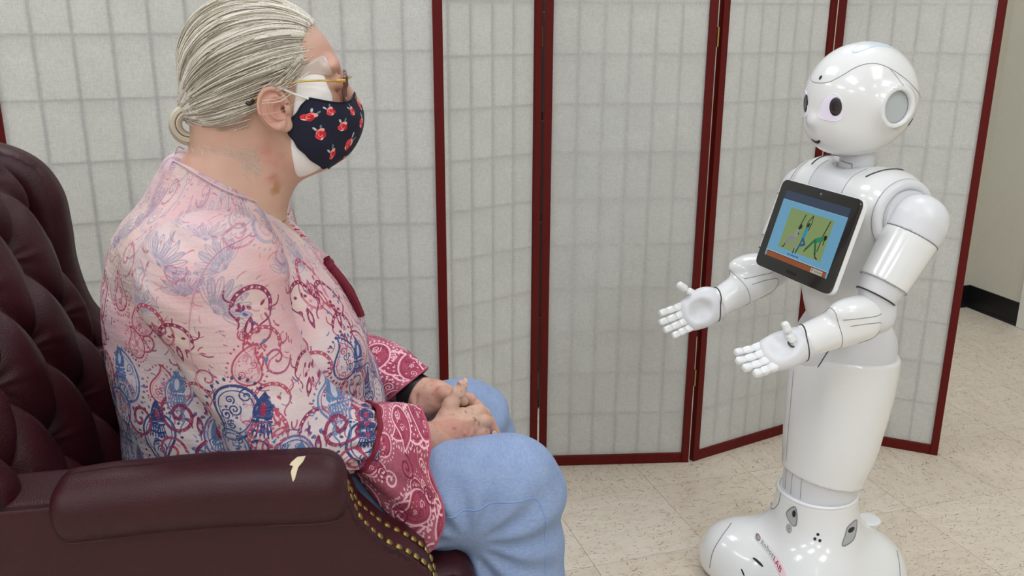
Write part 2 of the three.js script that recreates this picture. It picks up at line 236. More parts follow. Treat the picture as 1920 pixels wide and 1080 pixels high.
// ================================================================= the folding screen
const M_wood = phys(0x6b130e, 0.5, { specularIntensity: 0.45, map: dataTex(256, (u, v) => { const n = fbm(u * 40, v * 3, 1, 3), k = 205 + n * 50; return [k, k * (0.93 + 0.07 * n), k * 0.95]; }) });
const paperTex = dataTex(512, (u, v, i, j) => { const a = noise(i * 0.5, j * 0.11, 2), b = noise(i * 0.1, j * 0.5, 8), f = fbm(u * 6, v * 6, 5, 3); let k = 238 + (a + b - 1) * 14 + f * 10; const s = H3(i >> 1, j, 77); if (s > 0.9988) k -= 60; return [k, k, k * 0.985]; });
const M_paper = phys(0xebedec, 0.96, { map: paperTex, transmission: 0.32, thickness: 0, side: THREE.DoubleSide });
const M_lattice = std(0x8a5f58, 0.6);
const M_brass = std(0xb39a5c, 0.35, { metalness: 1 });
{
  const PH = 1.778, ST = 0.0215, TK = 0.019, RAIL = 0.03;
  const screens = [
    ['paper-paned folding screen in dark red wood standing behind the seated woman', [[-1.028, -1.79], [-0.583, -1.985], [-0.145, -2.02]], [0.056, 0.0215]],
    ['four-panel folding screen with white paper panes standing behind the robot', [[-0.282, -2.147], [0.075, -2.410], [0.532, -2.44], [0.905, -2.658], [1.298, -2.485]], [0, 0, 0, 0]]];
  for (const [label, folds, rowUp] of screens) {
  const scr = thing('folding_screen', label, 'room divider', undefined, 0, 'paper folding screens');
  for (let k = 0; k < folds.length - 1; k++) {
    const a = folds[k], b = folds[k + 1]; let dx = b[0] - a[0], dz = b[1] - a[1]; const L = Math.hypot(dx, dz), w = L - 0.012; dx /= L; dz /= L;
    const turn = Math.atan2(-dz, dx), IW = w - 2 * ST, IH = PH - 2 * RAIL;
    const u0 = k * 0.37;
    const paper = new THREE.PlaneGeometry(IW + 0.008, IH + 0.008); { const u = paper.attributes.uv, p = paper.attributes.position; for (let i = 0; i < p.count; i++) u.setXY(i, p.getX(i) / 0.3 + u0, p.getY(i) / 0.3 + u0 * 2); }
    const pn = part(k ? 'panel_' + String(k).padStart(3, '0') : 'panel', paper, M_paper, scr, 'white translucent paper pane'); pn.position.set((a[0] + b[0]) / 2, PH / 2, (a[1] + b[1]) / 2); pn.rotation.y = turn;
    for (const s of [-1, 1]) {
      const g = rbox(ST, PH, TK, 0.0015, s * (w - ST) / 2, 0, 0, 1); part('stile', g, M_wood, pn, 'dark red wooden stile');
      const r = rbox(IW, RAIL, TK - 0.002, 0.0015, 0, s * (PH - RAIL) / 2, 0, 1); part('rail', r, M_wood, pn, 'dark red wooden rail');
    }
    for (let c = 1; c < 6; c++) part('lattice_bar', box(0.0075, IH, 0.005, -IW / 2 + c * IW / 6, 0, -0.0031), M_lattice, pn);
    for (let r = 1; r < 14; r++) part('lattice_bar', box(IW, 0.0055, 0.0045, 0, 0.034 + rowUp[k] + r * 0.127 - PH / 2, -0.0029), M_lattice, pn);
    if (k < folds.length - 2) for (const hy of [0.27, 1.22]) { // small brass hinges in the folds
      const g = [box(0.002, 0.05, 0.012, w / 2 + 0.002, hy - PH / 2, 0), new THREE.CylinderGeometry(0.003, 0.003, 0.05, 8).translate(w / 2 + 0.004, hy - PH / 2, k % 2 ? 0.006 : -0.006)];
      part('hinge', g, M_brass, pn, 'small brass hinge');
    }
  }
  }
}

// ================================================================= filing cabinet glimpsed between the screen panels
{
  const [wx, wz] = roomToWorld(1.03, ZB + 0.26);
  const cab = thing('filing_cabinet', 'dark grey filing cabinet against the wall behind the paper screens', 'cabinet', [wx, 0, wz], ROOM_TURN);
  const M_steel = std(0x35373b, 0.5, { metalness: 0.2 }), M_pull = std(0x8b8d90, 0.3, { metalness: 1 });
  part('body', rbox(0.46, 1.32, 0.46, 0.006, 0, 0.66, 0), M_steel, cab);
  for (let k = 0; k < 4; k++) { const d = part('drawer', rbox(0.43, 0.295, 0.02, 0.004, 0, 0.18 + k * 0.318, 0.235), M_steel, cab); part('handle', tube([[-0.05, 0.2 + k * 0.318, 0.244], [-0.045, 0.2 + k * 0.318, 0.27], [0.045, 0.2 + k * 0.318, 0.27], [0.05, 0.2 + k * 0.318, 0.244]], 0.005, 20, 6), M_pull, d); part('label_holder', rbox(0.07, 0.035, 0.004, 0.001, 0, 0.26 + k * 0.318, 0.246), M_pull, d); }
}

// ================================================================= the robot
{
  const M_white = phys(0xeeefee, 0.2, { clearcoat: 0.6, clearcoatRoughness: 0.06 });
  const M_pale = phys(0xdedfe1, 0.34, {});
  const M_seam = std(0x84878a, 0.6), M_seamL = std(0xa4a7a9, 0.5), M_dark = std(0x1b1b1d, 0.4), M_gap = std(0x3c3e40, 0.7);
  const bot = thing('humanoid_robot', 'glossy white humanoid robot with a chest tablet and open outstretched hands', 'robot', [0.70, 0, -1.84], -70 * Math.PI / 180);
  const prof = (tab, y) => { const n = tab.length; if (y <= tab[0][0]) return tab[0]; if (y >= tab[n - 1][0]) return tab[n - 1]; let i = 0; while (tab[i + 1][0] < y) i++; const t = (y - tab[i][0]) / (tab[i + 1][0] - tab[i][0]); const p0 = tab[Math.max(i - 1, 0)], p1 = tab[i], p2 = tab[i + 1], p3 = tab[Math.min(i + 2, n - 1)]; return p1.map((_, k) => { const m1 = (p2[k] - p0[k]) / Math.max(p2[0] - p0[0], 1e-6) * (p2[0] - p1[0]), m2 = (p3[k] - p1[k]) / Math.max(p3[0] - p1[0], 1e-6) * (p2[0] - p1[0]); const t2 = t * t, t3 = t2 * t; return (2 * t3 - 3 * t2 + 1) * p1[k] + (t3 - 2 * t2 + t) * m1 + (-2 * t3 + 3 * t2) * p2[k] + (t3 - t2) * m2; }); };
  // stacked ellipses: rows of [y, ax, az, z0]
  const stack = tab => (x, y, z) => { const q = prof(tab, y), k = Math.hypot(x / q[1], (z - q[3]) / q[2]), r = Math.hypot(x, z - q[3]); return k < 1e-6 ? -Math.min(q[1], q[2]) : (k - 1) * r / k * 0.9; };
  const turnY = (g, a) => { g.rotateY(a); return g; };
  // view-side frame of the base: s to the viewer's right, c towards the sonar side
  const RT = [0.654, -0.757], CM = [0.757, 0.654];
  const side = (s, y, c = 0.5) => [s * RT[0] + c * CM[0], y, s * RT[1] + c * CM[1]];
  const CDIR = [-CM[0], 0, -CM[1]];

  // ---- base
  const lobes = [[-0.090, 0.048, 0.141, 0.088, 0.088, 0.088], [0.042, 0.036, -0.122, 0.085, 0.088, 0.085], [0.122, 0.03, 0.098, 0.095, 0.09, 0.09], [-0.12, 0.06, -0.09, 0.08, 0.085, 0.08]];
  const baseTab = [[0.0, 0.185, 0.185, 0], [0.04, 0.178, 0.178, 0], [0.07, 0.160, 0.160, 0], [0.10, 0.139, 0.139, 0], [0.13, 0.120, 0.120, 0], [0.16, 0.107, 0.107, 0], [0.19, 0.096, 0.096, 0.002], [0.22, 0.0905, 0.0905, 0.004], [0.25, 0.0885, 0.0885, 0.005]];
  const baseCol = stack(baseTab);
  const fBase = (x, y, z) => { let d = baseCol(x, y, z); for (const l of lobes) d = smin(d, sdEll(x, y, z, ...l), 0.075); d = smax(d, 0.012 - y, 0.02); return smax(d, y - 0.246, 0.006); };
  part('base', nets(fBase, [-0.26, 0, -0.27], [0.27, 0.26, 0.27], 0.005), M_white, bot);
  const foot = new THREE.CylinderGeometry(0.17, 0.165, 0.016, 40); foot.translate(0, 0.008, 0); part('wheel_skirt', foot, M_pale, bot);
  const bl = (pts, r = 0.0011) => lineOn(fBase, pts, (s, y) => side(s, y), CDIR, r);
  part('seam', bl([[-0.080, 0.243], [-0.083, 0.215], [-0.097, 0.185], [-0.125, 0.160], [-0.16, 0.142]]), M_seam, bot);
  part('seam', bl([[-0.172, 0.146], [-0.197, 0.120], [-0.214, 0.085], [-0.218, 0.045]]), M_seam, bot);
  part('seam', bl([[0.138, 0.145], [0.165, 0.125], [0.185, 0.095], [0.192, 0.06]]), M_seam, bot);
  // raised rim of the collar
  part('collar', turnY(new THREE.TorusGeometry(0.0858, 0.0040, 10, 64).rotateX(Math.PI / 2).translate(0, 0.246, 0.005), 0), M_white, bot);
  // two sensor windows and the three-hole sensor
  const win = (s, y, pts) => { const poly = smoothPoly(pts.map(p => [s + p[0], y + p[1]]), 28); return poly; };
  const w1 = win(-0.050, 0.212, [[0.004, 0.022], [0.009, 0.014], [0.010, -0.02], [0.004, -0.022], [-0.012, -0.005], [-0.008, 0.008]]), w2 = win(0.074, 0.184, [[-0.006, 0.016], [0.009, 0.021], [0.012, 0.0], [0.008, -0.014], [-0.013, -0.021], [-0.010, 0.0]]);
  const M_win = phys(0xb4b6b5, 0.25, { clearcoat: 0.4 });
  for (const w of [w1, w2]) {
    const wn = part('sensor_window', sheetOn(fBase, w, (s, y) => side(s, y), CDIR, 0.0008, 5), M_win, bot, 'small grey sensor window');
    part('window_rim', lineOn(fBase, w, (s, y) => side(s, y), CDIR, 0.0013, 0.0006, 60, true), M_seam, wn);
    const cx = w.reduce((a, p) => a + p[0], 0) / w.length + (w === w1 ? 0.003 : 0.001), cy = w.reduce((a, p) => a + p[1], 0) / w.length + 0.006;
    part('lens', sheetOn(fBase, blobPoly(18, a => [cx + 0.0065 * Math.cos(a) * (w === w1 ? 0.6 : 1), cy + 0.0065 * Math.sin(a) * (w === w1 ? 1.3 : 0.8)]), (s, y) => side(s, y), CDIR, 0.0013, 3), M_dark, wn);
  }
  for (const [s, y] of [[0.008, 0.186], [0.003, 0.176], [0.0135, 0.174]]) part('sensor_hole', sheetOn(fBase, blobPoly(16, a => [s + 0.0033 * Math.cos(a), y + 0.0033 * Math.sin(a)]), (q, w) => side(q, w), CDIR, 0.0006, 3), M_dark, bot);
  part('slot', sheetOn(fBase, smoothPoly([[-0.124, 0.0995], [-0.121, 0.1015], [-0.098, 0.0965], [-0.101, 0.0945]], 20), (s, y) => side(s, y), CDIR, 0.0006, 3), M_dark, bot);
  part('slot', sheetOn(fBase, smoothPoly([[-0.146, 0.074], [-0.144, 0.0745], [-0.136, 0.064], [-0.138, 0.0635]], 20), (s, y) => side(s, y), CDIR, 0.0006, 3), M_dark, bot);
  // small round sticker
  const M_badge = std(0xffffff, 0.4, { map: canvasTex(128, 128, (c) => { c.fillStyle = '#b9b9b7'; c.fillRect(0, 0, 128, 128); c.strokeStyle = '#8d8d8b'; c.lineWidth = 5; c.beginPath(); c.arc(64, 64, 58, 0, 7); c.stroke(); c.strokeStyle = '#767674'; c.lineWidth = 9; c.lineCap = 'round'; for (const [x, y, q] of [[64, 32, 1], [50, 64, -1], [78, 62, 1], [66, 96, -1]]) { c.beginPath(); c.moveTo(x - 14, y + 8 * q); c.quadraticCurveTo(x, y - 14 * q, x + 12, y + 2 * q); c.stroke(); } }) });
  { const cx = -0.053, cy = 0.180, g = sheetOn(fBase, blobPoly(24, a => [cx + 0.0065 * Math.cos(a), cy + 0.0095 * Math.sin(a)]), (s, y) => side(s, y), CDIR, 0.0006, 4); const u = g.attributes.uv; for (let i = 0; i < u.count; i++) u.setXY(i, (u.getX(i) - cx) / 0.013 + 0.5, (u.getY(i) - cy) / 0.019 + 0.5); part('round_sticker', g, M_badge, bot, 'small round grey sticker'); }
  // company sticker
  const M_logo = std(0xffffff, 0.35, { map: canvasTex(1024, 192, (c, w, h) => {
    c.fillStyle = '#e3e3e1'; c.fillRect(0, 0, w, h); c.fillStyle = '#f0d3da'; c.fillRect(690, 0, 334, h);
    c.fillStyle = '#77606a'; c.beginPath(); c.arc(98, 92, 76, 0, 7); c.fill(); c.strokeStyle = '#d9c9cf'; c.lineWidth = 11; c.lineCap = 'round';
    c.beginPath(); c.moveTo(66, 120); c.quadraticCurveTo(92, 70, 70, 44); c.moveTo(98, 136); c.quadraticCurveTo(122, 80, 104, 34); c.moveTo(130, 128); c.quadraticCurveTo(146, 90, 138, 56); c.stroke();
    c.textBaseline = 'middle'; c.font = 'bold 148px sans-serif'; c.lineWidth = 5; c.strokeStyle = '#7d7d7d'; c.fillStyle = '#a9a9a8'; c.fillText('Robot', 200, 104); c.strokeText('Robot', 200, 104);
    c.fillStyle = '#a81f45'; const x = 200 + c.measureText('Robot').width + 4; c.fillText('LAB', Math.min(x, 650), 104);
  }) });
  { // laid along a slanting line on the front-right lobe
    const A = [-0.126, 0.136], B = [-0.048, 0.107], L = Math.hypot(B[0] - A[0], B[1] - A[1]), ex = [(B[0] - A[0]) / L, (B[1] - A[1]) / L], ey = [-ex[1], ex[0]], H = 0.0125;
    const pl = []; const n = 40; const rect = (t) => t < 0.4 ? [t / 0.4, 0] : t < 0.5 ? [1, (t - 0.4) / 0.1] : t < 0.9 ? [1 - (t - 0.5) / 0.4, 1] : [0, 1 - (t - 0.9) / 0.1];
    for (let i = 0; i < n; i++) { const [u, v] = rect(i / n); pl.push([A[0] + ex[0] * u * L + ey[0] * (v - 0.5) * H, A[1] + ex[1] * u * L + ey[1] * (v - 0.5) * H]); }
    const g = sheetOn(fBase, pl, (s, y) => side(s, y), CDIR, 0.0007, 8), q = g.attributes.uv; for (let i = 0; i < q.count; i++) { const dx = q.getX(i) - A[0], dy = q.getY(i) - A[1]; q.setXY(i, (dx * ex[0] + dy * ex[1]) / L, (dx * ey[0] + dy * ey[1]) / H + 0.5); }
    part('maker_sticker', g, M_logo, bot, 'grey and red lettered sticker');
  }
  // flared cap behind the base
  { const g = new THREE.LatheGeometry([[0.0, 0.152], [0.024, 0.1525], [0.0275, 0.151], [0.0272, 0.148], [0.0215, 0.138], [0.0185, 0.11], [0.0185, 0.06], [0, 0.06]].map(p => new THREE.Vector2(...p)), 32); const p = side(0.115, 0, -0.075); g.translate(p[0], 0, p[2]); part('rear_cap', g, M_white, bot, 'round flared white cap behind the base'); }

  // ---- leg: knee ring, skirt, hip
  const fKnee = (x, y, z) => Math.max(stack([[0.2, 0.080, 0.080, 0.003], [0.33, 0.084, 0.082, -0.003]])(x, y, z), y - 0.335, 0.2 - y);
  part('knee_joint', nets(fKnee, [-0.1, 0.19, -0.1], [0.1, 0.34, 0.1], 0.005), M_pale, bot, 'pale grey knee joint');
  for (const s of [-0.072, -0.058, -0.037]) part('seam', lineOn(fKnee, [[s, 0.25], [s - 0.001, 0.275], [s - 0.001, 0.32]], (q, w) => side(q, w), CDIR, 0.0007), M_seam, bot);
  const legTab = [[0.20, 0.080, 0.078, -0.006], [0.245, 0.086, 0.084, -0.001], [0.29, 0.0925, 0.090, -0.005], [0.34, 0.101, 0.099, -0.013], [0.40, 0.107, 0.106, -0.018], [0.47, 0.112, 0.113, -0.023], [0.54, 0.114, 0.117, -0.026], [0.585, 0.112, 0.116, -0.026], [0.61, 0.108, 0.112, -0.026], [0.66, 0.096, 0.098, -0.024]];
  const fLegIn = stack(legTab);
  const topY = (x, z) => 0.584 + 0.09 * z, botY = (x, z) => 0.284 + 0.2 * z;
  const fLeg = (x, y, z) => smax(smax(fLegIn(x, y, z), y - topY(x, z), 0.008), botY(x, z) - y, 0.005);
  part('leg', nets(fLeg, [-0.13, 0.22, -0.16], [0.13, 0.66, 0.12], 0.006), M_white, bot);
  part('seam', lineOn(fLeg, [[-0.076, 0.32], [-0.078, 0.42], [-0.079, 0.54]], (q, w) => side(q, w), CDIR, 0.0007), M_seam, bot);
  const fHip = (x, y, z) => smax(smin(sdEll(x, y, z, 0, 0.585, -0.026, 0.104, 0.098, 0.108), sdCap(x, y, z, [0, 0.58, 0.02], [0, 0.70, 0.0], 0.06, 0.05), 0.05), 0.54 - y, 0.004);
  part('hip', nets(fHip, [-0.12, 0.53, -0.15], [0.12, 0.77, 0.11], 0.006), M_pale, bot, 'pale grey rounded hip');
  part('seam', lineOn(fHip, [[-0.03, 0.57], [-0.012, 0.61], [0.012, 0.64], [0.03, 0.66]], (q, w) => side(q, w), CDIR, 0.0012), M_gap, bot);
  part('slot', lineOn(fHip, [[0.052, 0.651], [0.066, 0.651]], (q, w) => side(q, w), CDIR, 0.0014, 0, 8), M_dark, bot);

  // ---- torso
  const torsoTab = [[0.63, 0.05, 0.045, 0.012], [0.66, 0.064, 0.056, 0.01], [0.70, 0.080, 0.070, 0.006], [0.75, 0.094, 0.080, 0.004], [0.80, 0.106, 0.086, 0.002], [0.85, 0.114, 0.089, 0], [0.90, 0.118, 0.088, -0.002], [0.94, 0.114, 0.082, -0.004], [0.965, 0.100, 0.070, -0.004], [0.985, 0.070, 0.052, -0.003], [1.0, 0.04, 0.035, 0]];
  const fTorsoS = stack(torsoTab);
  const fTorso = (x, y, z) => {
    let d = smax(fTorsoS(x, y, z), y - 0.984, 0.02); const ax = Math.abs(x);
    d = smin(d, sdEll(ax, y, z, 0.098, 0.916, -0.008, 0.054, 0.072, 0.078), 0.045);       // shoulder yoke
    d = smax(d, 0.640 - y, 0.01);
    d = smax(d, -(Math.max(Math.hypot(y - 0.905, z + 0.008) - 0.054, 0.128 - ax)), 0.006);   // shoulder sockets
    return smax(d, -sdCap(x, y, z, [0, 0.962, 0.0], [0, 1.05, 0.0], 0.038, 0.038), 0.006);  // neck opening
  };
  part('torso', nets(fTorso, [-0.18, 0.62, -0.12], [0.18, 1.0, 0.12], 0.005), M_white, bot);
  const slope = (u, v) => [u, 0.945 + v * 0.8 + 0.24, 0.05 - v * 0.6 + 0.32], SDIR = [0, -0.6, -0.8];
  part('chest_plate', sheetOn(fTorso, smoothPoly([[-0.052, 0.045], [-0.035, 0.052], [0.035, 0.052], [0.052, 0.045], [0.053, 0.02], [0.05, -0.03], [0.045, -0.09], [0, -0.10], [-0.045, -0.09], [-0.05, -0.03], [-0.053, 0.02]], 48), slope, SDIR, 0.0006, 12), M_pale, bot, 'pale grey chest strip below the neck');
  for (const s of [-1, 1]) {
    part('seam', lineOn(fTorso, [[s * 0.058, 0.05], [s * 0.054, 0.02], [s * 0.051, -0.03], [s * 0.046, -0.09]], slope, SDIR, 0.0007), M_seam, bot);
    part('slot', lineOn(fTorso, [[s * 0.082, 0.045], [s * 0.09, 0.02], [s * 0.094, -0.01], [s * 0.092, -0.035]], (x, z) => [x, 1.3, z], [0, -1, 0], 0.0019), M_gap, bot);
    // shoulder ring around the joint
    const ring = new THREE.TorusGeometry(0.061, 0.011, 14, 48); ring.rotateY(Math.PI / 2); ring.translate(s * 0.134, 0.905, -0.008); part('shoulder_ring', ring, M_pale, bot, 'pale grey ring round the shoulder joint');
    part('seam', new THREE.TorusGeometry(0.0715, 0.0009, 6, 60).rotateY(Math.PI / 2).translate(s * 0.1325, 0.905, -0.008), M_seam, bot);
  }
  for (const q of [-1, 1]) part('shoulder_axle', new THREE.CylinderGeometry(0.052, 0.052, 0.05, 40).rotateZ(Math.PI / 2).translate(q * 0.125, 0.905, -0.008), M_pale, bot);
  part('seam', lineOn(fTorso, [[-0.085, 0.70], [-0.06, 0.672], [-0.03, 0.655]], (x, y) => [x, y, 0.4], [0, 0, -1], 0.0012), M_seam, bot);

  // ---- neck and head
  const neck = part('neck', new THREE.LatheGeometry([[0, 0.94], [0.036, 0.94], [0.0355, 0.965], [0.034, 0.985], [0.033, 1.03], [0, 1.03]].map(p => new THREE.Vector2(...p)), 40), M_pale, bot, 'pale grey neck');
  const fNeck = (x, y, z) => Math.hypot(x, z) - 0.0345;
  part('seam', [lineOn(fNeck, [[-0.006, 0.955], [-0.008, 0.99]], (s, y) => side(s, y), CDIR, 0.0008), lineOn(fNeck, [[-0.03, 0.993], [-0.008, 0.99]], (s, y) => side(s, y), CDIR, 0.0008)], M_seam, neck);
  const HT = 2 * Math.PI / 180;
  const fHead = (x, y, z) => {
    const yy = (y - 1.115) / 0.112; const w = 1 - 0.10 * smooth(0.1, -0.9, yy); // slightly narrower below
    let d = sdEll(x / w, y, z, 0, 1.116, 0.008, 0.099, 0.111, 0.116);
    d = smin(d, sdEll(x, y, z, 0, 1.062, 0.046, 0.066, 0.05, 0.068), 0.03);
    d = smin(d, sdEll(x, y, z, 0, 1.078, 0.117, 0.010, 0.008, 0.009), 0.02);  // hint of a nose
    const ax = Math.abs(x), er = Math.hypot(y - 1.109, z - 0.008);
    d = smin(d, Math.max(er - 0.0375, ax - 0.0985, 0.06 - ax), 0.024);
    d = smax(d, -Math.max(er - 0.0305, 0.0905 - ax), 0.006);
    return smax(d, 1.004 - y, 0.012);
  };
  const headGeo = nets(fHead, [-0.12, 0.99, -0.13], [0.12, 1.24, 0.15], 0.004);
  const head = part('head', turnY(headGeo, HT), M_white, bot);
  const H = (name, g, m, label) => part(name, turnY(g, HT), m, head, label);
  const rad = (phi, y) => { const a = phi * Math.PI / 180; return [[Math.sin(a) * 0.3, y, Math.cos(a) * 0.3 + 0.008], [-Math.sin(a), 0, -Math.cos(a)]]; };
  const ringPts = tab => tab.map(([phi, y]) => { const [o, d] = rad(phi, y); const q = cast(fHead, o, d); return q ? V(...q) : null; }).filter(Boolean);
  { // cap seam, mirrored left and right
    const half = [[0, 1.150], [13, 1.153], [25, 1.166], [37, 1.181], [50, 1.188], [65, 1.188], [81, 1.180], [100, 1.163], [115, 1.146], [140, 1.125], [165, 1.115]]; const full = [...half.slice(1).reverse().map(([p, y]) => [-p, y]), ...half];
    H('cap_seam', new THREE.TubeGeometry(new THREE.CatmullRomCurve3(ringPts(full)), 200, 0.0010, 6), M_seamL);
  }
  H('touch_strip', sheetOn(fHead, smoothPoly([[-0.010, 0.07], [0, 0.078], [0.010, 0.07], [0.013, 0.02], [0.012, -0.05], [0, -0.06], [-0.012, -0.05], [-0.013, 0.02]], 40).map(p => [p[0] * 0.8 + 0.027, p[1] * 0.85]), (x, z) => [x, 1.4, z], [0, -1, 0], 0.0006, 6), phys(0xc9d8de, 0.3, {}), 'pale blue touch strip on the crown');
  for (const s of [-1, 1]) {
    const disc = new THREE.CylinderGeometry(0.0305, 0.0305, 0.004, 48).rotateZ(Math.PI / 2).translate(s * 0.0915, 1.109, 0.008); const d = H('ear_disc', disc, phys(0xb9bfc0, 0.45, {}), 'grey round speaker disc');
    part('ear_rim', turnY(new THREE.TorusGeometry(0.0306, 0.0009, 8, 60).rotateY(Math.PI / 2).translate(s * 0.0938, 1.109, 0.008), HT), M_seam, d);
    H('seam', new THREE.TorusGeometry(0.0392, 0.0006, 6, 60).rotateY(Math.PI / 2).translate(s * 0.0975, 1.109, 0.008), M_seam);
    H('seam', lineOn(fHead, [[0.004, 1.150], [0.010, 1.165], [0.020, 1.178]], (z, y) => [s * 0.3, y, z], [-s, 0, 0], 0.0006), M_seam);
  }
  const M_eye = new THREE.MeshPhysicalMaterial({ color: 0xf3eef9, roughness: 0.2, clearcoat: 1, emissive: 0xcdb2f4, emissiveIntensity: 0.10 });
  const M_eyeRim = phys(0xfaf6ff, 0.2, {});
  for (const s of [1, -1]) {
    const o = [[-0.0165, -0.020], [-0.006, -0.0245], [0.016, -0.0245], [0.0225, -0.019], [0.024, 0.002], [0.020, 0.017], [0.008, 0.025], [-0.004, 0.021], [-0.0125, 0.006]];
    const poly = smoothPoly(o.map(p => [s * (0.034 + p[0]), 1.107 + p[1]]), 40);
    const e = H('eye', sheetOn(fHead, poly, (x, y) => [x, y, 0.4], [0, 0, -1], 0.0005, 8), M_eye, 'softly lit lavender eye');
    part('eye_rim', turnY(lineOn(fHead, poly, (x, y) => [x, y, 0.4], [0, 0, -1], 0.0010, 0.0003, 80, true), HT), M_eyeRim, e);
    const cx = s > 0 ? 0.034 + 0.0125 : -0.034 + 0.006, cy = 1.1085;
    part('pupil', turnY(sheetOn(fHead, blobPoly(32, a => [cx + 0.0098 * Math.cos(a), cy + 0.0175 * Math.sin(a)]), (x, y) => [x, y, 0.4], [0, 0, -1], 0.0013, 5), HT), phys(0x121014, 0.25, { clearcoat: 0.8 }), e);
    part('pupil_ring', turnY(lineOn(fHead, blobPoly(24, a => [cx + 0.0070 * Math.cos(a), cy + 0.0125 * Math.sin(a)]), (x, y) => [x, y, 0.4], [0, 0, -1], 0.0008, 0.0012, 60, true), HT), std(0x3a3638, 0.4), e);
  }
  H('mouth', sheetOn(fHead, smoothPoly([[-0.012, 1.0405], [0, 1.0375], [0.012, 1.0405], [0.0125, 1.038], [0.006, 1.0335], [0, 1.0325], [-0.006, 1.0335], [-0.0125, 1.038]], 30), (x, y) => [x, y, 0.4], [0, 0, -1], 0.0006, 3), M_dark, 'small black smiling mouth slit');
  { const e = H('camera_hole', sheetOn(fHead, blobPoly(18, a => [0.002 + 0.0032 * Math.cos(a), 1.160 + 0.0042 * Math.sin(a)]), (x, y) => [x, y, 0.4], [0, 0, -1], 0.0006, 3), M_dark, 'small black forehead camera'); }
  H('back_slot', lineOn(fHead, [[-0.062, 1.082], [-0.055, 1.068]], (z, y) => [0.3, y, z], [-1, 0, 0], 0.0016, 0, 8), M_dark);

  // ---- tablet
  {
    const W = 0.242, Ht = 0.188; const tb = new THREE.Group(); const pose = new THREE.Matrix4().makeRotationX(-0.297).setPosition(0.031, 0.857, 0.134);
    const P = g => { g.applyMatrix4(pose); return g; };
    const rr = (w, h, r) => { const s = new THREE.Shape(); s.moveTo(-w / 2 + r, -h / 2); s.lineTo(w / 2 - r, -h / 2); s.quadraticCurveTo(w / 2, -h / 2, w / 2, -h / 2 + r); s.lineTo(w / 2, h / 2 - r); s.quadraticCurveTo(w / 2, h / 2, w / 2 - r, h / 2); s.lineTo(-w / 2 + r, h / 2); s.quadraticCurveTo(-w / 2, h / 2, -w / 2, h / 2 - r); s.lineTo(-w / 2, -h / 2 + r); s.quadraticCurveTo(-w / 2, -h / 2, -w / 2 + r, -h / 2); return s; };
    const slab = (w, h, r, d, z, bv) => { const g = new THREE.ExtrudeGeometry(rr(w - 2 * bv, h - 2 * bv, r), { depth: d - 2 * bv, bevelThickness: bv, bevelSize: bv, bevelSegments: 3, curveSegments: 8 }); g.translate(0, 0, z + bv); return g; };
    const tab = part('tablet', P(slab(W, Ht, 0.015, 0.007, -0.007, 0.0015)), phys(0x111113, 0.18, { clearcoat: 0.7, clearcoatRoughness: 0.05 }), bot, 'black tablet tilted on the chest');
    part('tablet_shell', P(slab(W + 0.003, Ht + 0.003, 0.016, 0.011, -0.0165, 0.002)), M_white, tab, 'white shell behind the tablet');
    part('tablet_mount', P(rbox(0.08, 0.07, 0.05, 0.008, -0.01, 0.0, -0.035)), M_pale, tab);
    part('tablet_camera', P(new THREE.CylinderGeometry(0.0022, 0.0022, 0.0008, 16).rotateX(Math.PI / 2).translate(0.006, Ht / 2 - 0.010, 0.0002)), std(0x8a8f96, 0.3), tab);
    part('home_mark', P(rbox(0.03, 0.006, 0.001, 0.0004, 0.0, -Ht / 2 + 0.012, 0.0)), std(0x050506, 0.5), tab);
    const SW = 0.199, SH = 0.140;
    const scrTex = canvasTex(1024, 720, (c, w, h) => {
      c.fillStyle = '#7cbde2'; c.fillRect(0, 0, w, h); c.fillStyle = '#3c4d68'; c.fillRect(0, 0, w, 92); c.fillStyle = '#a5d3ea'; c.fillRect(0, 92, w, 6);
      c.fillStyle = '#97b070'; c.fillRect(170, 160, 690, 430);
      c.fillStyle = '#a85a30'; c.fillRect(24, 664, w - 48, 56); c.fillStyle = '#3a2416'; c.fillRect(24, 660, w - 48, 6); c.fillStyle = '#cfe6f2'; c.fillRect(0, 652, w, 7);
      c.fillStyle = '#d6d2c6'; c.fillRect(770, 670, 176, 46); c.fillStyle = '#3a382f'; c.beginPath(); c.moveTo(782, 680); c.lineTo(804, 680); c.lineTo(786, 708); c.fill(); c.fillStyle = '#8d8b80'; for (let i = 0; i < 5; i++) c.fillRect(822 + i * 24, 684, 16, 20);
      const R = rngOf(3); c.fillStyle = '#2c4a94'; let x = 352; for (let k = 0; k < 17; k++) { if (k === 4 || k === 12) { x += 9; continue; } const hh = 8 + R() * 8, ww = 7 + R() * 4; c.fillRect(x, 634 - hh, ww, hh); x += ww + 2; }
      const limb = (pts, lw, col) => { c.strokeStyle = col; c.lineWidth = lw; c.lineCap = c.lineJoin = 'round'; c.beginPath(); c.moveTo(...pts[0]); for (const p of pts.slice(1)) c.lineTo(...p); c.stroke(); };
      const K = '#151c10';
      // figure in a lunge
      limb([[392, 330], [430, 190]], 13, K); limb([[400, 380], [420, 400]], 12, K); c.fillStyle = K; c.beginPath(); c.ellipse(412, 318, 24, 26, 0, 0, 7); c.fill(); c.beginPath(); c.ellipse(394, 350, 16, 26, 0.4, 0, 7); c.fill();
      limb([[386, 366], [372, 440]], 40, '#a9adb2'); limb([[366, 452], [300, 466], [262, 540]], 26, '#a48fb4'); limb([[378, 452], [416, 520], [424, 556]], 26, '#a39cac'); limb([[262, 540], [250, 570], [232, 572]], 13, K); limb([[424, 556], [430, 590], [416, 596]], 13, K);
      c.save(); c.translate(-16, 0);
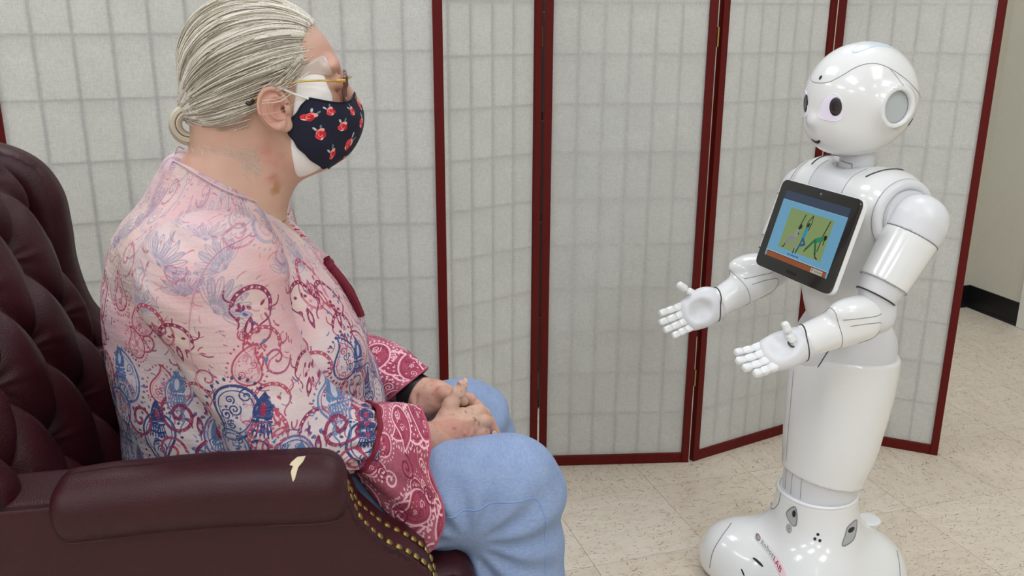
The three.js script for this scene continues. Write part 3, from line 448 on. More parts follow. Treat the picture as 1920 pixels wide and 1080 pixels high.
      limb([[512, 330], [512, 250], [560, 176]], 11, K); limb([[556, 330], [572, 256], [562, 176]], 11, K); c.fillStyle = K; c.beginPath(); c.ellipse(536, 280, 17, 26, 0.2, 0, 7); c.fill(); limb([[528, 330], [520, 420]], 46, '#1fa3cf'); limb([[516, 430], [500, 520], [484, 570]], 22, '#1c5f94'); limb([[522, 430], [572, 478], [526, 500]], 24, '#1c5f94'); limb([[484, 570], [478, 596]], 12, K);
      c.restore(); c.save(); c.translate(26, 0);
      limb([[744, 356], [784, 180]], 13, K); c.fillStyle = K; c.beginPath(); c.ellipse(790, 348, 25, 27, 0, 0, 7); c.fill(); limb([[760, 380], [744, 360]], 22, K); limb([[748, 390], [740, 500]], 12, K); limb([[788, 372], [790, 420]], 12, K); limb([[740, 376], [668, 404]], 52, '#16996a'); limb([[650, 410], [590, 490], [572, 512]], 26, '#12763f'); limb([[672, 414], [708, 500], [720, 530]], 28, '#12763f'); limb([[572, 512], [556, 544]], 13, K); limb([[720, 530], [744, 566], [772, 574]], 14, K); c.restore();
    }, true, false);
    const scr = new THREE.PlaneGeometry(SW, SH); scr.translate(0.001, 0.003, 0.0004);
    part('screen', P(scr), new THREE.MeshPhysicalMaterial({ color: 0x0a0a0a, roughness: 0.12, emissive: 0xffffff, emissiveMap: scrTex, emissiveIntensity: 0.62 }), tab, 'lit screen showing three exercise figures');
  }

  // ---- arms
  const sub = (a, b) => [a[0] - b[0], a[1] - b[1], a[2] - b[2]], nrm = a => { const l = Math.hypot(...a); return [a[0] / l, a[1] / l, a[2] / l]; }, dot = (a, b) => a[0] * b[0] + a[1] * b[1] + a[2] * b[2], crs = (a, b) => [a[1] * b[2] - a[2] * b[1], a[2] * b[0] - a[0] * b[2], a[0] * b[1] - a[1] * b[0]], add = (a, b, k = 1) => [a[0] + b[0] * k, a[1] + b[1] * k, a[2] + b[2] * k];
  function arm(S, E, J, W, hand) {
    const u = nrm(sub(E, S)), f = nrm(sub(W, J)); const sx = Math.sign(S[0]);
    // upper arm: fat capsule cut square at the elbow
    const fUpAll = (x, y, z) => sdCap(x, y, z, S, add(E, u, 0.05), 0.0555, 0.042), fT = (x, y, z) => dot(sub([x, y, z], E), u), LU = Math.hypot(...sub(E, S));
    const fUp = (x, y, z) => { const t = fT(x, y, z); return smax(smax(fUpAll(x, y, z), t + 0.014, 0.004), 0.028 - LU - t, 0.004); };
    const fCap = (x, y, z) => smax(sdCap(x, y, z, S, E, 0.0548, 0.050), fT(x, y, z) + LU - 0.0295, 0.003);
    const fCuff = (x, y, z) => { const t = fT(x, y, z); return smax(smax(sdCap(x, y, z, add(E, u, -0.02), add(E, u, 0.03), 0.0435, 0.0355), t - 0.016, 0.004), -0.016 - t, 0.003); };
    const lo = [Math.min(S[0], E[0]) - 0.07, E[1] - 0.08, Math.min(S[2], E[2]) - 0.07], hi = [Math.max(S[0], E[0]) + 0.07, S[1] + 0.07, Math.max(S[2], E[2]) + 0.09];
    const up = part('upper_arm', nets(fUp, lo, hi, 0.004), M_white, bot);
    part('shoulder_cap', nets(fCap, lo, hi, 0.004), M_pale, up, 'pale grey shoulder cap'); part('elbow_cuff', nets(fCuff, lo, hi, 0.004), M_pale, up, 'pale grey cuff above the elbow');
    const ringAt = (fn, c, ax, r, rr = 0.0007) => { const e1 = nrm(crs(ax, [0.3, 0.2, 1])), e2 = crs(ax, e1), out = []; for (let i = 0; i < 48; i++) { const a = i / 48 * 6.2832, d = add([e1[0] * Math.cos(a), e1[1] * Math.cos(a), e1[2] * Math.cos(a)], e2, Math.sin(a)); const o = add(c, d, r); const q = cast(fn, o, [-d[0], -d[1], -d[2]]); if (q) out.push(V(...q)); } return new THREE.TubeGeometry(new THREE.CatmullRomCurve3(out, true), 120, rr, 5, true); };
    part('seam', ringAt(fUpAll, add(S, u, 0.0285), u, 0.2), M_seam, up); part('seam', ringAt(fUpAll, add(E, u, -0.015), u, 0.2), M_seam, up);
    part('seam', ringAt(fCuff, add(E, u, 0.0135), u, 0.2, 0.0018), M_gap, up);
    // elbow knuckle
    const fEl = (x, y, z) => smin(sdCap(x, y, z, add(E, u, 0.0), J, 0.036, 0.036), sdCap(x, y, z, J, add(J, f, 0.03), 0.036, 0.034), 0.01);
    part('elbow', nets(fEl, [Math.min(E[0], J[0]) - 0.05, J[1] - 0.06, Math.min(E[2], J[2]) - 0.05], [Math.max(E[0], J[0]) + 0.05, E[1] + 0.05, Math.max(E[2], J[2]) + 0.09], 0.0045), M_pale, bot, 'pale grey elbow joint');
    // forearm shell tapering to the wrist, with a raised flap on top
    const fFo = (x, y, z) => { const t = dot(sub([x, y, z], W), f); let d = sdCap(x, y, z, add(J, f, 0.035), W, 0.0425, 0.031); d = smin(d, sdEll(x, y, z, J[0] + 0.004 * sx, J[1] + 0.016, J[2] + 0.05, 0.03, 0.026, 0.06), 0.02); return smax(d, t - 0.006, 0.01); };
    const fo = part('forearm', nets(fFo, [Math.min(J[0], W[0]) - 0.06, Math.min(J[1], W[1]) - 0.06, J[2] - 0.06], [Math.max(J[0], W[0]) + 0.06, J[1] + 0.06, W[2] + 0.05], 0.0045), M_white, bot);
    const len = Math.hypot(...sub(W, J)); part('seam', ringAt(fFo, add(J, f, len * 0.62), f, 0.2), M_seam, fo);
    const sd = (t, h) => add(add(add(J, f, t), [0, 1, 0], h), [0.3, 0, 0], 1);
    part('seam', lineOn(fFo, [[0.10, 0.034], [0.06, 0.027], [0.02, 0.019], [0.0, 0.021], [-0.006, 0.032]], (t, h) => sd(t, h), [-1, 0, 0], 0.0007), M_seam, fo);
    part('seam', lineOn(fFo, [[0.085, 0.018], [0.045, 0.011], [0.018, 0.001], [0.008, -0.012], [0.020, -0.026], [0.05, -0.034]], (t, h) => sd(t, h), [-1, 0, 0], 0.0007), M_seam, fo);
    // hand: palm in its own frame (f forward, w across the knuckles, n out of the palm)
    const { fwd, row, size = 1 } = hand; const hf = nrm(fwd), hw0 = nrm(row), hn = nrm(crs(hf, hw0)), hw = crs(hn, hf); const flip = hand.flip ? -1 : 1; const n = [hn[0] * flip, hn[1] * flip, hn[2] * flip];
    const L = (a, b, c) => add(add(add(W, hf, a * size), hw, b * size), n, c * size);
    const inv = (x, y, z) => { const q = sub([x, y, z], W); return [dot(q, hf) / size, dot(q, hw) / size, dot(q, n) / size]; };
    const fHand = (x, y, z) => {
      const [a, b, c] = inv(x, y, z);
      let d = sdEll(a, b, c, 0.040, 0, -0.003, 0.052, 0.036, 0.021); d = smin(d, sdBoxR(a, b, c, 0.058, 0, -0.004, 0.026, 0.033, 0.011, 0.01), 0.02);
      d = smin(d, sdEll(a, b, c, 0.008, 0, -0.004, 0.03, 0.032, 0.026), 0.02); d = smin(d, sdEll(a, b, c, 0.03, hand.thumbB, 0.008, 0.028, 0.02, 0.014), 0.02);
      d = smax(d, -sdEll(a, b, c, 0.055, 0.002, 0.024, 0.026, 0.022, 0.017), 0.012);
      return d * size;
    };
    const c0 = L(0.03, 0, 0); const hm = part('hand', nets(fHand, c0.map(v => v - 0.085), c0.map(v => v + 0.085), 0.0032), M_pale, bot, 'pale grey open palm');
    const cuff = []; for (let i = 0; i < 40; i++) { const a = i / 40 * 6.2832, o = L(0.004 + 0.012 * Math.cos(a) * hand.cuff, Math.cos(a) * 0.09, Math.sin(a) * 0.09), c = L(0.004 + 0.012 * Math.cos(a) * hand.cuff, 0, -0.002); const q = cast((x, y, z) => Math.min(fHand(x, y, z), fFo(x, y, z)), o, nrm(sub(c, o))); if (q) cuff.push(V(...q)); }
    part('wrist_seam', new THREE.TubeGeometry(new THREE.CatmullRomCurve3(cuff, true), 90, 0.0014, 6, true), M_gap, hm);
    // back-of-hand shell lip
    const M4 = new THREE.Matrix4(); const X = V(...hf), Y = V(...hw), Z = V(...n); 
    const seg = (p, dir, len, r) => { // one rounded phalanx: box-like lozenge with a pale joint pin
      const d = V(...dir).normalize(), side_ = V(...hw).addScaledVector(d, -d.dot(V(...hw))).normalize(), up_ = new THREE.Vector3().crossVectors(side_, d); M4.makeBasis(side_, d, up_).setPosition(...p);
      const g = rbox(r * 1.9, len, r * 1.75, r * 0.62, 0, len / 2, 0, 3); const a = g.attributes.position; for (let i = 0; i < a.count; i++) { const t = a.getY(i) / len, k = 1 - 0.10 * t + 0.10 * Math.sin(t * Math.PI); a.setX(i, a.getX(i) * k); a.setZ(i, a.getZ(i) * k); } g.computeVertexNormals(); g.applyMatrix4(M4); return g;
    };
    const pin = (p, r) => new THREE.CylinderGeometry(r * 0.62, r * 0.62, r * 1.7, 10).rotateZ(Math.PI / 2).applyMatrix4(M4.clone().makeBasis(Y, X, Z.clone().negate()).setPosition(...p));
    function finger(p0, d0, lens, r, curl) { const segs = [], pins = []; let p = p0, d = nrm(d0); for (let k = 0; k < lens.length; k++) { const rk = r * (1 - 0.07 * k); pins.push(pin(p, rk)); segs.push(seg(add(p, d, 0.001), d, lens[k] * size - 0.0016, rk)); p = add(p, d, lens[k] * size); d = nrm(add(d, n, curl)); } const fm = part('finger', segs, M_white, hm); part('finger_pin', pins, M_pale, fm); return fm; }
    const fl = [0.98, 1.08, 1.04, 0.9];
    for (let k = 0; k < 4; k++) { const b = (k - 1.5) * 0.0166; finger(L(0.081 - Math.abs(k - 1.5) * 0.003, b, -0.003), add(hf, hw, (k - 1.5) * (hand.spread ?? 0.035)), [0.024 * fl[k], 0.021 * fl[k], 0.020 * fl[k]], 0.0090 * size, hand.curl ?? 0.16); }
    finger(L(...hand.thumb), hand.thumbDir.length ? nrm(add(add([hf[0] * hand.thumbDir[0], hf[1] * hand.thumbDir[0], hf[2] * hand.thumbDir[0]], hw, hand.thumbDir[1]), n, hand.thumbDir[2])) : n, hand.thumbLen || [0.022, 0.024], 0.0088 * size, hand.thumbCurl ?? 0.1);
    part('thumb_socket', new THREE.TorusGeometry(0.0105 * size, 0.0016, 8, 28).applyMatrix4(new THREE.Matrix4().lookAt(V(0, 0, 0), V(...n), V(...hf)).setPosition(...L(hand.thumb[0], hand.thumb[1], hand.thumb[2] + 0.001))), M_gap, hm);
  }
  arm([0.168, 0.897, -0.016], [0.169, 0.772, 0.058], [0.166, 0.722, 0.058], [0.15, 0.680, 0.205],
    { fwd: [0.0, -0.24, 0.97], row: [0.86, -0.5, 0.05], flip: false, thumbB: 0.004, thumb: [0.03, 0.004, 0.014], thumbDir: [0.15, -0.75, 0.65], thumbCurl: 0.1, cuff: 1 });
  arm([-0.166, 0.9, -0.012], [-0.166, 0.772, 0.048], [-0.164, 0.722, 0.06], [-0.15, 0.665, 0.205],
    { fwd: [0.0, -0.28, 0.96], row: [0.5, -0.85, -0.1], flip: false, thumbB: -0.024, thumb: [0.042, -0.032, 0.004], thumbDir: [0.62, -0.76, 0.2], thumbLen: [0.027, 0.027], thumbCurl: 0.1, cuff: 1 });
}

// ================================================================= the wingback chair
const SIT = { pos: [-0.45, 0, -1.28], turn: 11 * Math.PI / 180 };   // chair and sitter share this spot: x forward, z to the sitter's right
function sdPoly(px, py, v) { let d = 1e9, s = 1; const n = v.length; for (let i = 0, j = n - 1; i < n; j = i++) { const ex = v[j][0] - v[i][0], ey = v[j][1] - v[i][1], wx = px - v[i][0], wy = py - v[i][1], t = clamp((wx * ex + wy * ey) / (ex * ex + ey * ey), 0, 1), bx = wx - ex * t, by = wy - ey * t; d = Math.min(d, bx * bx + by * by); const a = py >= v[i][1], b = py < v[j][1], c = ex * wy > ey * wx; if ((a && b && c) || (!a && !b && !c)) s = -s; } return s * Math.sqrt(d); }
const slabOf = (poly, z0, z1, r) => (x, y, z) => { const a = sdPoly(x, y, poly) + r, b = Math.abs(z - (z0 + z1) / 2) - (z1 - z0) / 2 + r; return Math.hypot(Math.max(a, 0), Math.max(b, 0)) + Math.min(Math.max(a, b), 0) - r; };
{
  const grain = dataTex(512, (u, v, i, j) => { let d = 9; const s = 7, ci = Math.floor(i / s), cj = Math.floor(j / s); for (let a = -1; a <= 1; a++) for (let b = -1; b <= 1; b++) { const w = 73, X = ci + a, Y = cj + b, hx = H3(((X % w) + w) % w, ((Y % w) + w) % w, 1), hy = H3(((X % w) + w) % w, ((Y % w) + w) % w, 2); d = Math.min(d, Math.hypot((X + hx) * s - i, (Y + hy) * s - j)); } const k = clamp(255 - d * 26, 60, 255); return [k, k, k]; }, false);
  const tone = dataTex(256, (u, v) => { const n = fbm(u * 5, v * 5, 6, 4), k = 214 + 41 * n; return [k, k * 0.985, k * 0.98]; });
  const M_leather = phys(0x390a13, 0.47, { specularIntensity: 0.62, map: tone, bumpMap: grain, bumpScale: 0.0005, clearcoat: 0.12, clearcoatRoughness: 0.4 });
  const M_piping = phys(0x3b1517, 0.45, {});
  const M_nail = std(0x94824a, 0.34, { metalness: 1 });
  const chair = thing('wingback_chair', 'burgundy leather wingback armchair with button-tufted back and brass nailhead trim', 'chair', SIT.pos, SIT.turn);
  const tri = (x, y, z, nx, ny, nz) => { const ax = Math.abs(nx), ay = Math.abs(ny), az = Math.abs(nz); return az >= ax && az >= ay ? [x / 0.16, y / 0.16] : ax > ay ? [z / 0.16, y / 0.16] : [x / 0.16, z / 0.16]; };
  const L = (name, f, lo, hi, cell, parent = chair, label) => part(name, nets(f, lo, hi, cell, { uv: tri }), M_leather, parent, label);
  // seat
  const fSeat = (x, y, z) => { const crown = 0.014 * Math.cos(clamp(z / 0.24, -1, 1) * 1.5) * smooth(-0.2, 0.0, x); return sdBoxR(x, y - crown, z, 0.095, 0.445, 0, 0.275, 0.062, 0.236, 0.045); };
  L('seat_cushion', fSeat, [-0.2, 0.36, -0.26], [0.4, 0.54, 0.26], 0.008);
  const fFrame = (x, y, z) => sdBoxR(x, y, z, 0.02, 0.27, 0, 0.30, 0.118, 0.30, 0.02);
  L('seat_frame', fFrame, [-0.3, 0.13, -0.32], [0.34, 0.41, 0.32], 0.012);
  for (const [x, z] of [[0.26, 0.25], [0.26, -0.25], [-0.26, 0.25], [-0.26, -0.25]]) { const g = new THREE.LatheGeometry([[0, 0], [0.018, 0], [0.022, 0.03], [0.02, 0.06], [0.028, 0.12], [0.03, 0.17], [0, 0.17]].map(p => new THREE.Vector2(...p)), 20); g.translate(x, 0, z); part('leg', g, phys(0x2b130d, 0.35, {}), chair, 'dark wooden leg'); }
  // arms
  const front = [[0.180, 0.722], [0.187, 0.70], [0.203, 0.655], [0.233, 0.620], [0.266, 0.596], [0.291, 0.570], [0.303, 0.53]];
  const armPoly = [[-0.34, 0.16], [0.303, 0.16], ...front.slice().reverse(), [-0.34, 0.722]];
  for (const s of [1, -1]) {
    const fArm0 = slabOf(armPoly, 0.214, 0.312, 0.012), fArm = (x, y, z) => fArm0(x, y, z * s);
    const arm = L('arm', fArm, [-0.36, 0.14, s > 0 ? 0.20 : -0.33], [0.33, 0.76, s > 0 ? 0.33 : -0.20], 0.0065);
    const fRoll = (x, y, z) => { const zz = z * s; const t = clamp((x + 0.165) / 0.35, 0, 1); const cr = 0.008 * Math.sin(t * Math.PI) - 0.004 * t; const n = 0.0022 * (noise(x * 22, zz * 30, 3) - 0.5); let d = sdBoxR(x, y - cr, zz, 0.030, 0.703, 0.285, 0.204, 0.044 - 0.003 * (1 - t), 0.048, 0.040) + n; d = smax(d, x - 0.190, 0.034); d = smax(d, -(sdCap(x, y, zz, [-0.205, 0.79, 0.25], [-0.205, 0.62, 0.36], 0.045, 0.045)), 0.03); return d; };
    const roll = part('arm_roll', nets(fRoll, [-0.2, 0.63, s > 0 ? 0.22 : -0.35], [0.2, 0.78, s > 0 ? 0.35 : -0.22], 0.005, { uv: (x, y, z) => [x / 0.16, (Math.atan2(-(z * s - 0.285), -(y - 0.703)) / 6.2832 + 0.5) * 2], period: 2 }), M_leather, arm);
    part('piping', lineOn(fRoll, [[-0.15, 0.670], [-0.05, 0.667], [0.08, 0.666], [0.185, 0.666]], (x, y) => [x, y, s * 0.5], [0, 0, -s], 0.0028, -0.001), M_piping, arm);
    if (s > 0) { // torn patch on the arm, pale backing showing
      const tp = [[-0.0075, 0.006], [-0.001, 0.0125], [0.0075, 0.0132], [0.005, 0.006], [0, -0.0005], [-0.0037, -0.0135], [-0.006, -0.0162], [-0.008, -0.0055], [-0.0055, 0.0012], [-0.009, 0.003]], tear = []; tp.forEach((a, k) => { const b = tp[(k + 1) % tp.length]; for (let q = 0; q < 4; q++) tear.push([0.132 + lerp(a[0], b[0], q / 4) * 1.15, 0.745 + lerp(a[1], b[1], q / 4) * 1.15]); });
      const cv = (u, v) => [u, 0.728 + (v - 0.74) * 0.78 + 0.3 * 0.62, 0.30 - (v - 0.74) * 0.62 + 0.3 * 0.78];
      part('torn_patch', sheetOn(fRoll, tear, cv, [0, -0.62, -0.78], 0.0006, 5), std(0xd8cba9, 0.9), arm, 'torn spot showing pale backing');
    }
    // nailhead loop on the sloping front face
    const curve = new THREE.CatmullRomCurve3(front.map(p => V(p[0], p[1], 0)));
    const path = []; for (let i = 0; i <= 60; i++) { const t = i / 60; path.push([t * 0.90 + 0.05, lerp(0.5, 0.85, smooth(0, 0.45, t))]); } for (let i = 1; i < 14; i++) { const a = i / 14 * Math.PI; path.push([0.95 + 0.045 * Math.sin(a), 0.5 + 0.35 * Math.cos(a)]); } for (let i = 60; i >= 0; i--) { const t = i / 60; path.push([t * 0.90 + 0.05, lerp(0.5, 0.15, smooth(0, 0.45, t))]); }
    const P3 = path.map(([t, w]) => { const p = curve.getPoint(t), d = curve.getTangent(t); return { p: V(p.x, p.y, s * (0.244 + 0.060 * w)), n: V(-d.y, d.x, 0).multiplyScalar(d.y < 0 ? 1 : -1) }; });
    const ng = new THREE.SphereGeometry(0.0059, 10, 6, 0, Math.PI * 2, 0, Math.PI / 2); let acc = 0, last = P3[0].p, put = 0;
    for (const q of P3) { acc += q.p.distanceTo(last); last = q.p; if (put && acc < 0.0120) continue; acc = 0; put++; const m = part('nailhead', ng, M_nail, arm, 'brass nailhead'); m.position.copy(q.p); m.quaternion.setFromUnitVectors(V(0, 1, 0), q.n.clone().normalize()); m.scale.set(1, 0.62, 1); }
  }
  // wings
  const wing = smoothPoly([[-0.46, 0.66], [-0.32, 0.675], [-0.205, 0.695], [-0.20, 0.735], [-0.235, 0.79], [-0.250, 0.86], [-0.252, 0.93], [-0.258, 0.985], [-0.285, 1.036], [-0.345, 1.07], [-0.46, 1.09], [-0.475, 0.87]], 60);
  for (const s of [1, -1]) { const f0 = slabOf(wing, 0.238, 0.318, 0.034); L('wing', (x, y, z) => f0(x, y, z * s) + 0.002 * (noise(x * 16, y * 16, s + 5) - 0.5), [-0.48, 0.64, s > 0 ? 0.22 : -0.34], [-0.16, 1.11, s > 0 ? 0.34 : -0.22], 0.0065); }
  // tufted back: a closed height field over (z, v)
  const btn = []; for (let r = 0; r < 5; r++) for (let c = -2; c <= 2; c++) { const z = c * 0.15 + (r % 2 ? 0.075 : 0); if (Math.abs(z) < 0.23) btn.push([z, 0.08 + r * 0.118]); }
  const folds = []; for (const a of btn) for (const b of btn) if (b[1] > a[1] && b[1] - a[1] < 0.13 && Math.abs(a[0] - b[0]) < 0.09) folds.push([a, b]);
  for (const a of btn) if (a[1] > 0.5) folds.push([a, [a[0] * 1.05, 0.66]]); for (const a of btn) if (a[1] < 0.15) folds.push([a, [a[0], -0.05]]);
  const segD = (u, v, a, b) => { const ex = b[0] - a[0], ey = b[1] - a[1], t = clamp(((u - a[0]) * ex + (v - a[1]) * ey) / (ex * ex + ey * ey), 0, 1); return [Math.hypot(u - a[0] - ex * t, v - a[1] - ey * t), t]; };
  const depth = (u, v) => { let db = 9, df = 9, wob = 0; for (const b of btn) { const d = Math.hypot(u - b[0], v - b[1]); if (d < db) { db = d; const ang = Math.atan2(v - b[1], u - b[0]); wob = Math.sin(ang * 9 + b[0] * 40) * 0.0016 * smooth(0.05, 0.018, d) * smooth(0.004, 0.012, d); } } for (const [a, b] of folds) df = Math.min(df, segD(u, v, a, b)[0]); const edge = smooth(0.248, 0.19, Math.abs(u)) * smooth(0.66, 0.58, v); return (0.030 * (1 - Math.exp(-df / 0.022)) + 0.020 * (1 - Math.exp(-db * db / 0.0011)) + wob) * (0.35 + 0.65 * edge) - 0.028 * (1 - edge); };
  const NU = 130, NV = 170, rows = [];
  const topOf = u => 0.60 - 0.05 * (u / 0.25) ** 2; // slightly arched crest
  const BK = new THREE.CatmullRomCurve3([[0.45, -0.135], [0.55, -0.150], [0.68, -0.181], [0.778, -0.206], [0.836, -0.222], [0.921, -0.250], [1.0, -0.276], [1.06, -0.326], [1.12, -0.395]].map(p => V(p[0], p[1], 0))).getPoints(60).map(p => [p.x, p.y]);
  const onBack = (u, v, d) => { const y = 0.50 + v * 0.97; let i = 0; while (i < BK.length - 2 && BK[i + 1][0] < y) i++; const t = (y - BK[i][0]) / (BK[i + 1][0] - BK[i][0]), x = lerp(BK[i][1], BK[i + 1][1], t) - 0.048; return [x + d * 0.97, y + d * 0.2 * v, u]; };
  for (let j = 0; j <= NV; j++) { const row = []; for (let i = 0; i <= NU; i++) { const u = (i / NU - 0.5) * 0.5, v = j / NV * topOf(u), d = depth(u, v); row.push(onBack(u, v, d)); } rows.push(row); }
  const g1 = loft(rows, false, (a, b) => [b * 3.1, a * 4.1]);
  const shell = []; for (let j = 0; j <= 10; j++) { const row = []; for (let i = 0; i <= 20; i++) { const u = (0.5 - i / 20) * 0.5, v = j / 10 * topOf(u); row.push(onBack(u, v, -0.10)); } shell.push(row); }
  const rim = []; { const a = [], b = []; const go = (u, v) => { a.push(onBack(u, v, depth(u, v))); b.push(onBack(u, v, -0.10)); }; for (let i = 0; i <= 30; i++) go(-0.25, topOf(-0.25) * i / 30); for (let i = 0; i <= 40; i++) { const u = -0.25 + 0.5 * i / 40; go(u, topOf(u)); } for (let i = 30; i >= 0; i--) go(0.25, topOf(0.25) * i / 30); rim.push(a); const m = a.map((p, i) => [lerp(p[0], b[i][0], 0.4), lerp(p[1], b[i][1], 0.4) + 0.006, p[2] * 1.01]); rim.push(m, b); }
  const back = part('back_cushion', [g1, loft(shell, false), loft(rim, false)], new THREE.MeshPhysicalMaterial({ ...{}, color: M_leather.color, roughness: 0.47, specularIntensity: 0.62, map: tone, bumpMap: grain, bumpScale: 0.0005, clearcoat: 0.12, clearcoatRoughness: 0.4, side: THREE.DoubleSide }), chair, 'button-tufted leather back');
  for (const b of btn) { const p = onBack(b[0], b[1], depth(b[0], b[1]) + 0.003); const m = part('tuft_button', new THREE.SphereGeometry(0.0085, 14, 10), M_leather, back); m.position.set(...p); m.scale.set(0.6, 1, 1); }
}

// ================================================================= the seated woman
{
  const she = thing('person', 'seated woman in a paisley blouse and light blue trousers, wearing a dark floral face mask', 'person', SIT.pos, SIT.turn);
  const lin = h => { const c = new THREE.Color(h); return [c.r, c.g, c.b]; };
  const mixc = (a, b, t) => [lerp(a[0], b[0], t), lerp(a[1], b[1], t), lerp(a[2], b[2], t)];
  const stackX = tab => (x, y, z) => { const n = tab.length; let q; if (y <= tab[0][0]) q = tab[0]; else if (y >= tab[n - 1][0]) q = tab[n - 1]; else { let i = 0; while (tab[i + 1][0] < y) i++; let t = (y - tab[i][0]) / (tab[i + 1][0] - tab[i][0]); const p0 = tab[Math.max(i - 1, 0)], p1 = tab[i], p2 = tab[i + 1], p3 = tab[Math.min(i + 2, n - 1)]; q = p1.map((_, k) => { const h = p2[0] - p1[0], m1 = (p2[k] - p0[k]) / Math.max(p2[0] - p0[0], 1e-6) * h, m2 = (p3[k] - p1[k]) / Math.max(p3[0] - p1[0], 1e-6) * h, t2 = t * t, t3 = t2 * t; return (2 * t3 - 3 * t2 + 1) * p1[k] + (t3 - 2 * t2 + t) * m1 + (-2 * t3 + 3 * t2) * p2[k] + (t3 - t2) * m2; }); } const k = Math.hypot((x - q[3]) / q[1], z / q[2]), r = Math.hypot(x - q[3], z); return k < 1e-6 ? -Math.min(q[1], q[2]) : (k - 1) * r / k * 0.9; };
  // ---- shared body volumes
  const torsoTab = [[0.46, 0.178, 0.195, 0.045], [0.54, 0.192, 0.205, 0.052], [0.62, 0.196, 0.205, 0.057], [0.70, 0.195, 0.200, 0.056], [0.78, 0.187, 0.192, 0.043], [0.85, 0.173, 0.184, 0.028], [0.90, 0.160, 0.180, 0.020], [0.95, 0.138, 0.172, 0.012], [0.99, 0.110, 0.150, 0.006], [1.025, 0.084, 0.112, 0.010], [1.06, 0.068, 0.082, 0.018], [1.10, 0.062, 0.066, 0.032]];
  const fT0 = stackX(torsoTab);
  const fTorso = (x, y, z) => { let d = fT0(x, y, z); d = smin(d, sdEll(x, y, Math.abs(z), 0.118, 0.815, 0.085, 0.098, 0.088, 0.09), 0.05); d = smin(d, sdEll(x, y, Math.abs(z), 0.018, 0.958, 0.135, 0.085, 0.062, 0.075), 0.05); return smax(smax(d, 0.47 - y, 0.02), y - 1.085, 0.02); };
  const S = [0.026, 0.942, 0.178], E = [0.112, 0.737, 0.188], C = [0.213, 0.716, 0.186], Wr = [0.322, 0.651, 0.085];
  const S2 = [0.026, 0.942, -0.178], E2 = [0.115, 0.737, -0.19], C2 = [0.205, 0.712, -0.128], Wl = [0.305, 0.682, -0.035];
  const HIP = [0.02, 0.575, 0.092], KN = [0.430, 0.577, 0.122], AN = [0.459, 0.11, 0.124], HIP2 = [0.02, 0.575, -0.10], KN2 = [0.398, 0.572, -0.118], AN2 = [0.41, 0.11, -0.12];

  // ---- skin
  const fHead = (x, y, z) => {
    const az = Math.abs(z);
    let d = sdEll(x, y, z, 0.098, 1.196, 0, 0.104, 0.097, 0.073);
    d = smin(d, sdEll(x, y, z, 0.150, 1.150, 0, 0.058, 0.085, 0.057), 0.035);
    d = smin(d, sdEll(x, y, z, 0.138, 1.096, 0, 0.062, 0.045, 0.054), 0.03);
    d = smin(d, sdEll(x, y, z, 0.173, 1.080, 0, 0.016, 0.015, 0.022), 0.02);
    d = smin(d, sdEll(x, y, az, 0.172, 1.142, 0.036, 0.03, 0.03, 0.022), 0.02);
    d = smin(d, sdEll(x, y, az, 0.196, 1.206, 0.026, 0.011, 0.009, 0.026), 0.014);          // brow
    d = smax(d, -sdEll(x, y, az, 0.216, 1.184, 0.033, 0.017, 0.012, 0.018), 0.01);          // sockets
    d = smin(d, sdCap(x, y, z, [0.205, 1.188, 0], [0.224, 1.150, 0], 0.0075, 0.012), 0.012); // nose
    d = smin(d, sdEll(x, y, az, 0.216, 1.147, 0.010, 0.009, 0.008, 0.008), 0.008);
    d = smin(d, sdEll(x, y, z, 0.203, 1.112, 0, 0.008, 0.006, 0.022), 0.008); d = smin(d, sdEll(x, y, z, 0.200, 1.099, 0, 0.009, 0.006, 0.018), 0.006); // lips
    d = smin(d, sdEll(x, y, az, 0.202, 1.184, 0.032, 0.0115, 0.0115, 0.0115), 0.003);        // eyes
    d = smin(d, sdCap(x, y, z, [0.058, 1.115, 0], [0.040, 0.955, 0], 0.060, 0.070), 0.03);  // neck
    d = smin(d, sdCap(x, y, z, [0.108, 1.084, 0], [0.050, 0.975, 0], 0.043, 0.052), 0.03); // under the chin
    return d;
  };
  const fEar = (x, y, z) => {
    const az = Math.abs(z), ex = x - 0.1195, ey = (y - 1.154) * 1.1, ez = az - 0.0765 - 0.35 * (0.012 - ex), c = Math.cos(0.16), s = Math.sin(0.16), u = ex * c + ey * s, v = -ex * s + ey * c;
    const rr = Math.hypot(u / (v < -0.005 ? 0.0185 + v * 0.12 : 0.0205), v / 0.0315);
    let ear = smax(sdEll(u, v, ez, 0, 0, -0.001, 0.0215, 0.0335, 0.0085), Math.abs(ez) - 0.0062, 0.003);
    const rim = Math.hypot((rr - 0.90) * 0.0215, (ez - 0.0055)) - 0.0030; if (u < 0.012 || v > 0.004) ear = smin(ear, rim, 0.0025);                      // helix
    const gr = Math.hypot((rr - 0.70) * 0.0215, ez - 0.0078) - 0.0027; if ((u < 0.009 || v > 0.012) && v > -0.020) ear = smax(ear, -gr, 0.002);          // groove inside it
    ear = smin(ear, Math.hypot((Math.hypot((u - 0.0045) / 0.0115, (v - 0.001) / 0.0175) - 0.92) * 0.0125, ez - 0.0058) - (u < 0.010 ? 0.0020 : 0.0004), 0.0025);   // antihelix
    ear = smax(ear, -sdEll(u, v, ez, 0.0065, -0.003, 0.009, 0.0085, 0.0125, 0.0085), 0.002);   // concha
    ear = smax(ear, -sdEll(u, v, ez, 0.0115, -0.004, 0.004, 0.0042, 0.0055, 0.010), 0.002);    // ear canal
    ear = smin(ear, sdEll(u, v, ez, 0.008, -0.0265, 0.0005, 0.0098, 0.0105, 0.0055), 0.004); return smin(ear, sdEll(u, v, ez, 0.0168, -0.005, 0.004, 0.0042, 0.0075, 0.0045), 0.003);
  };
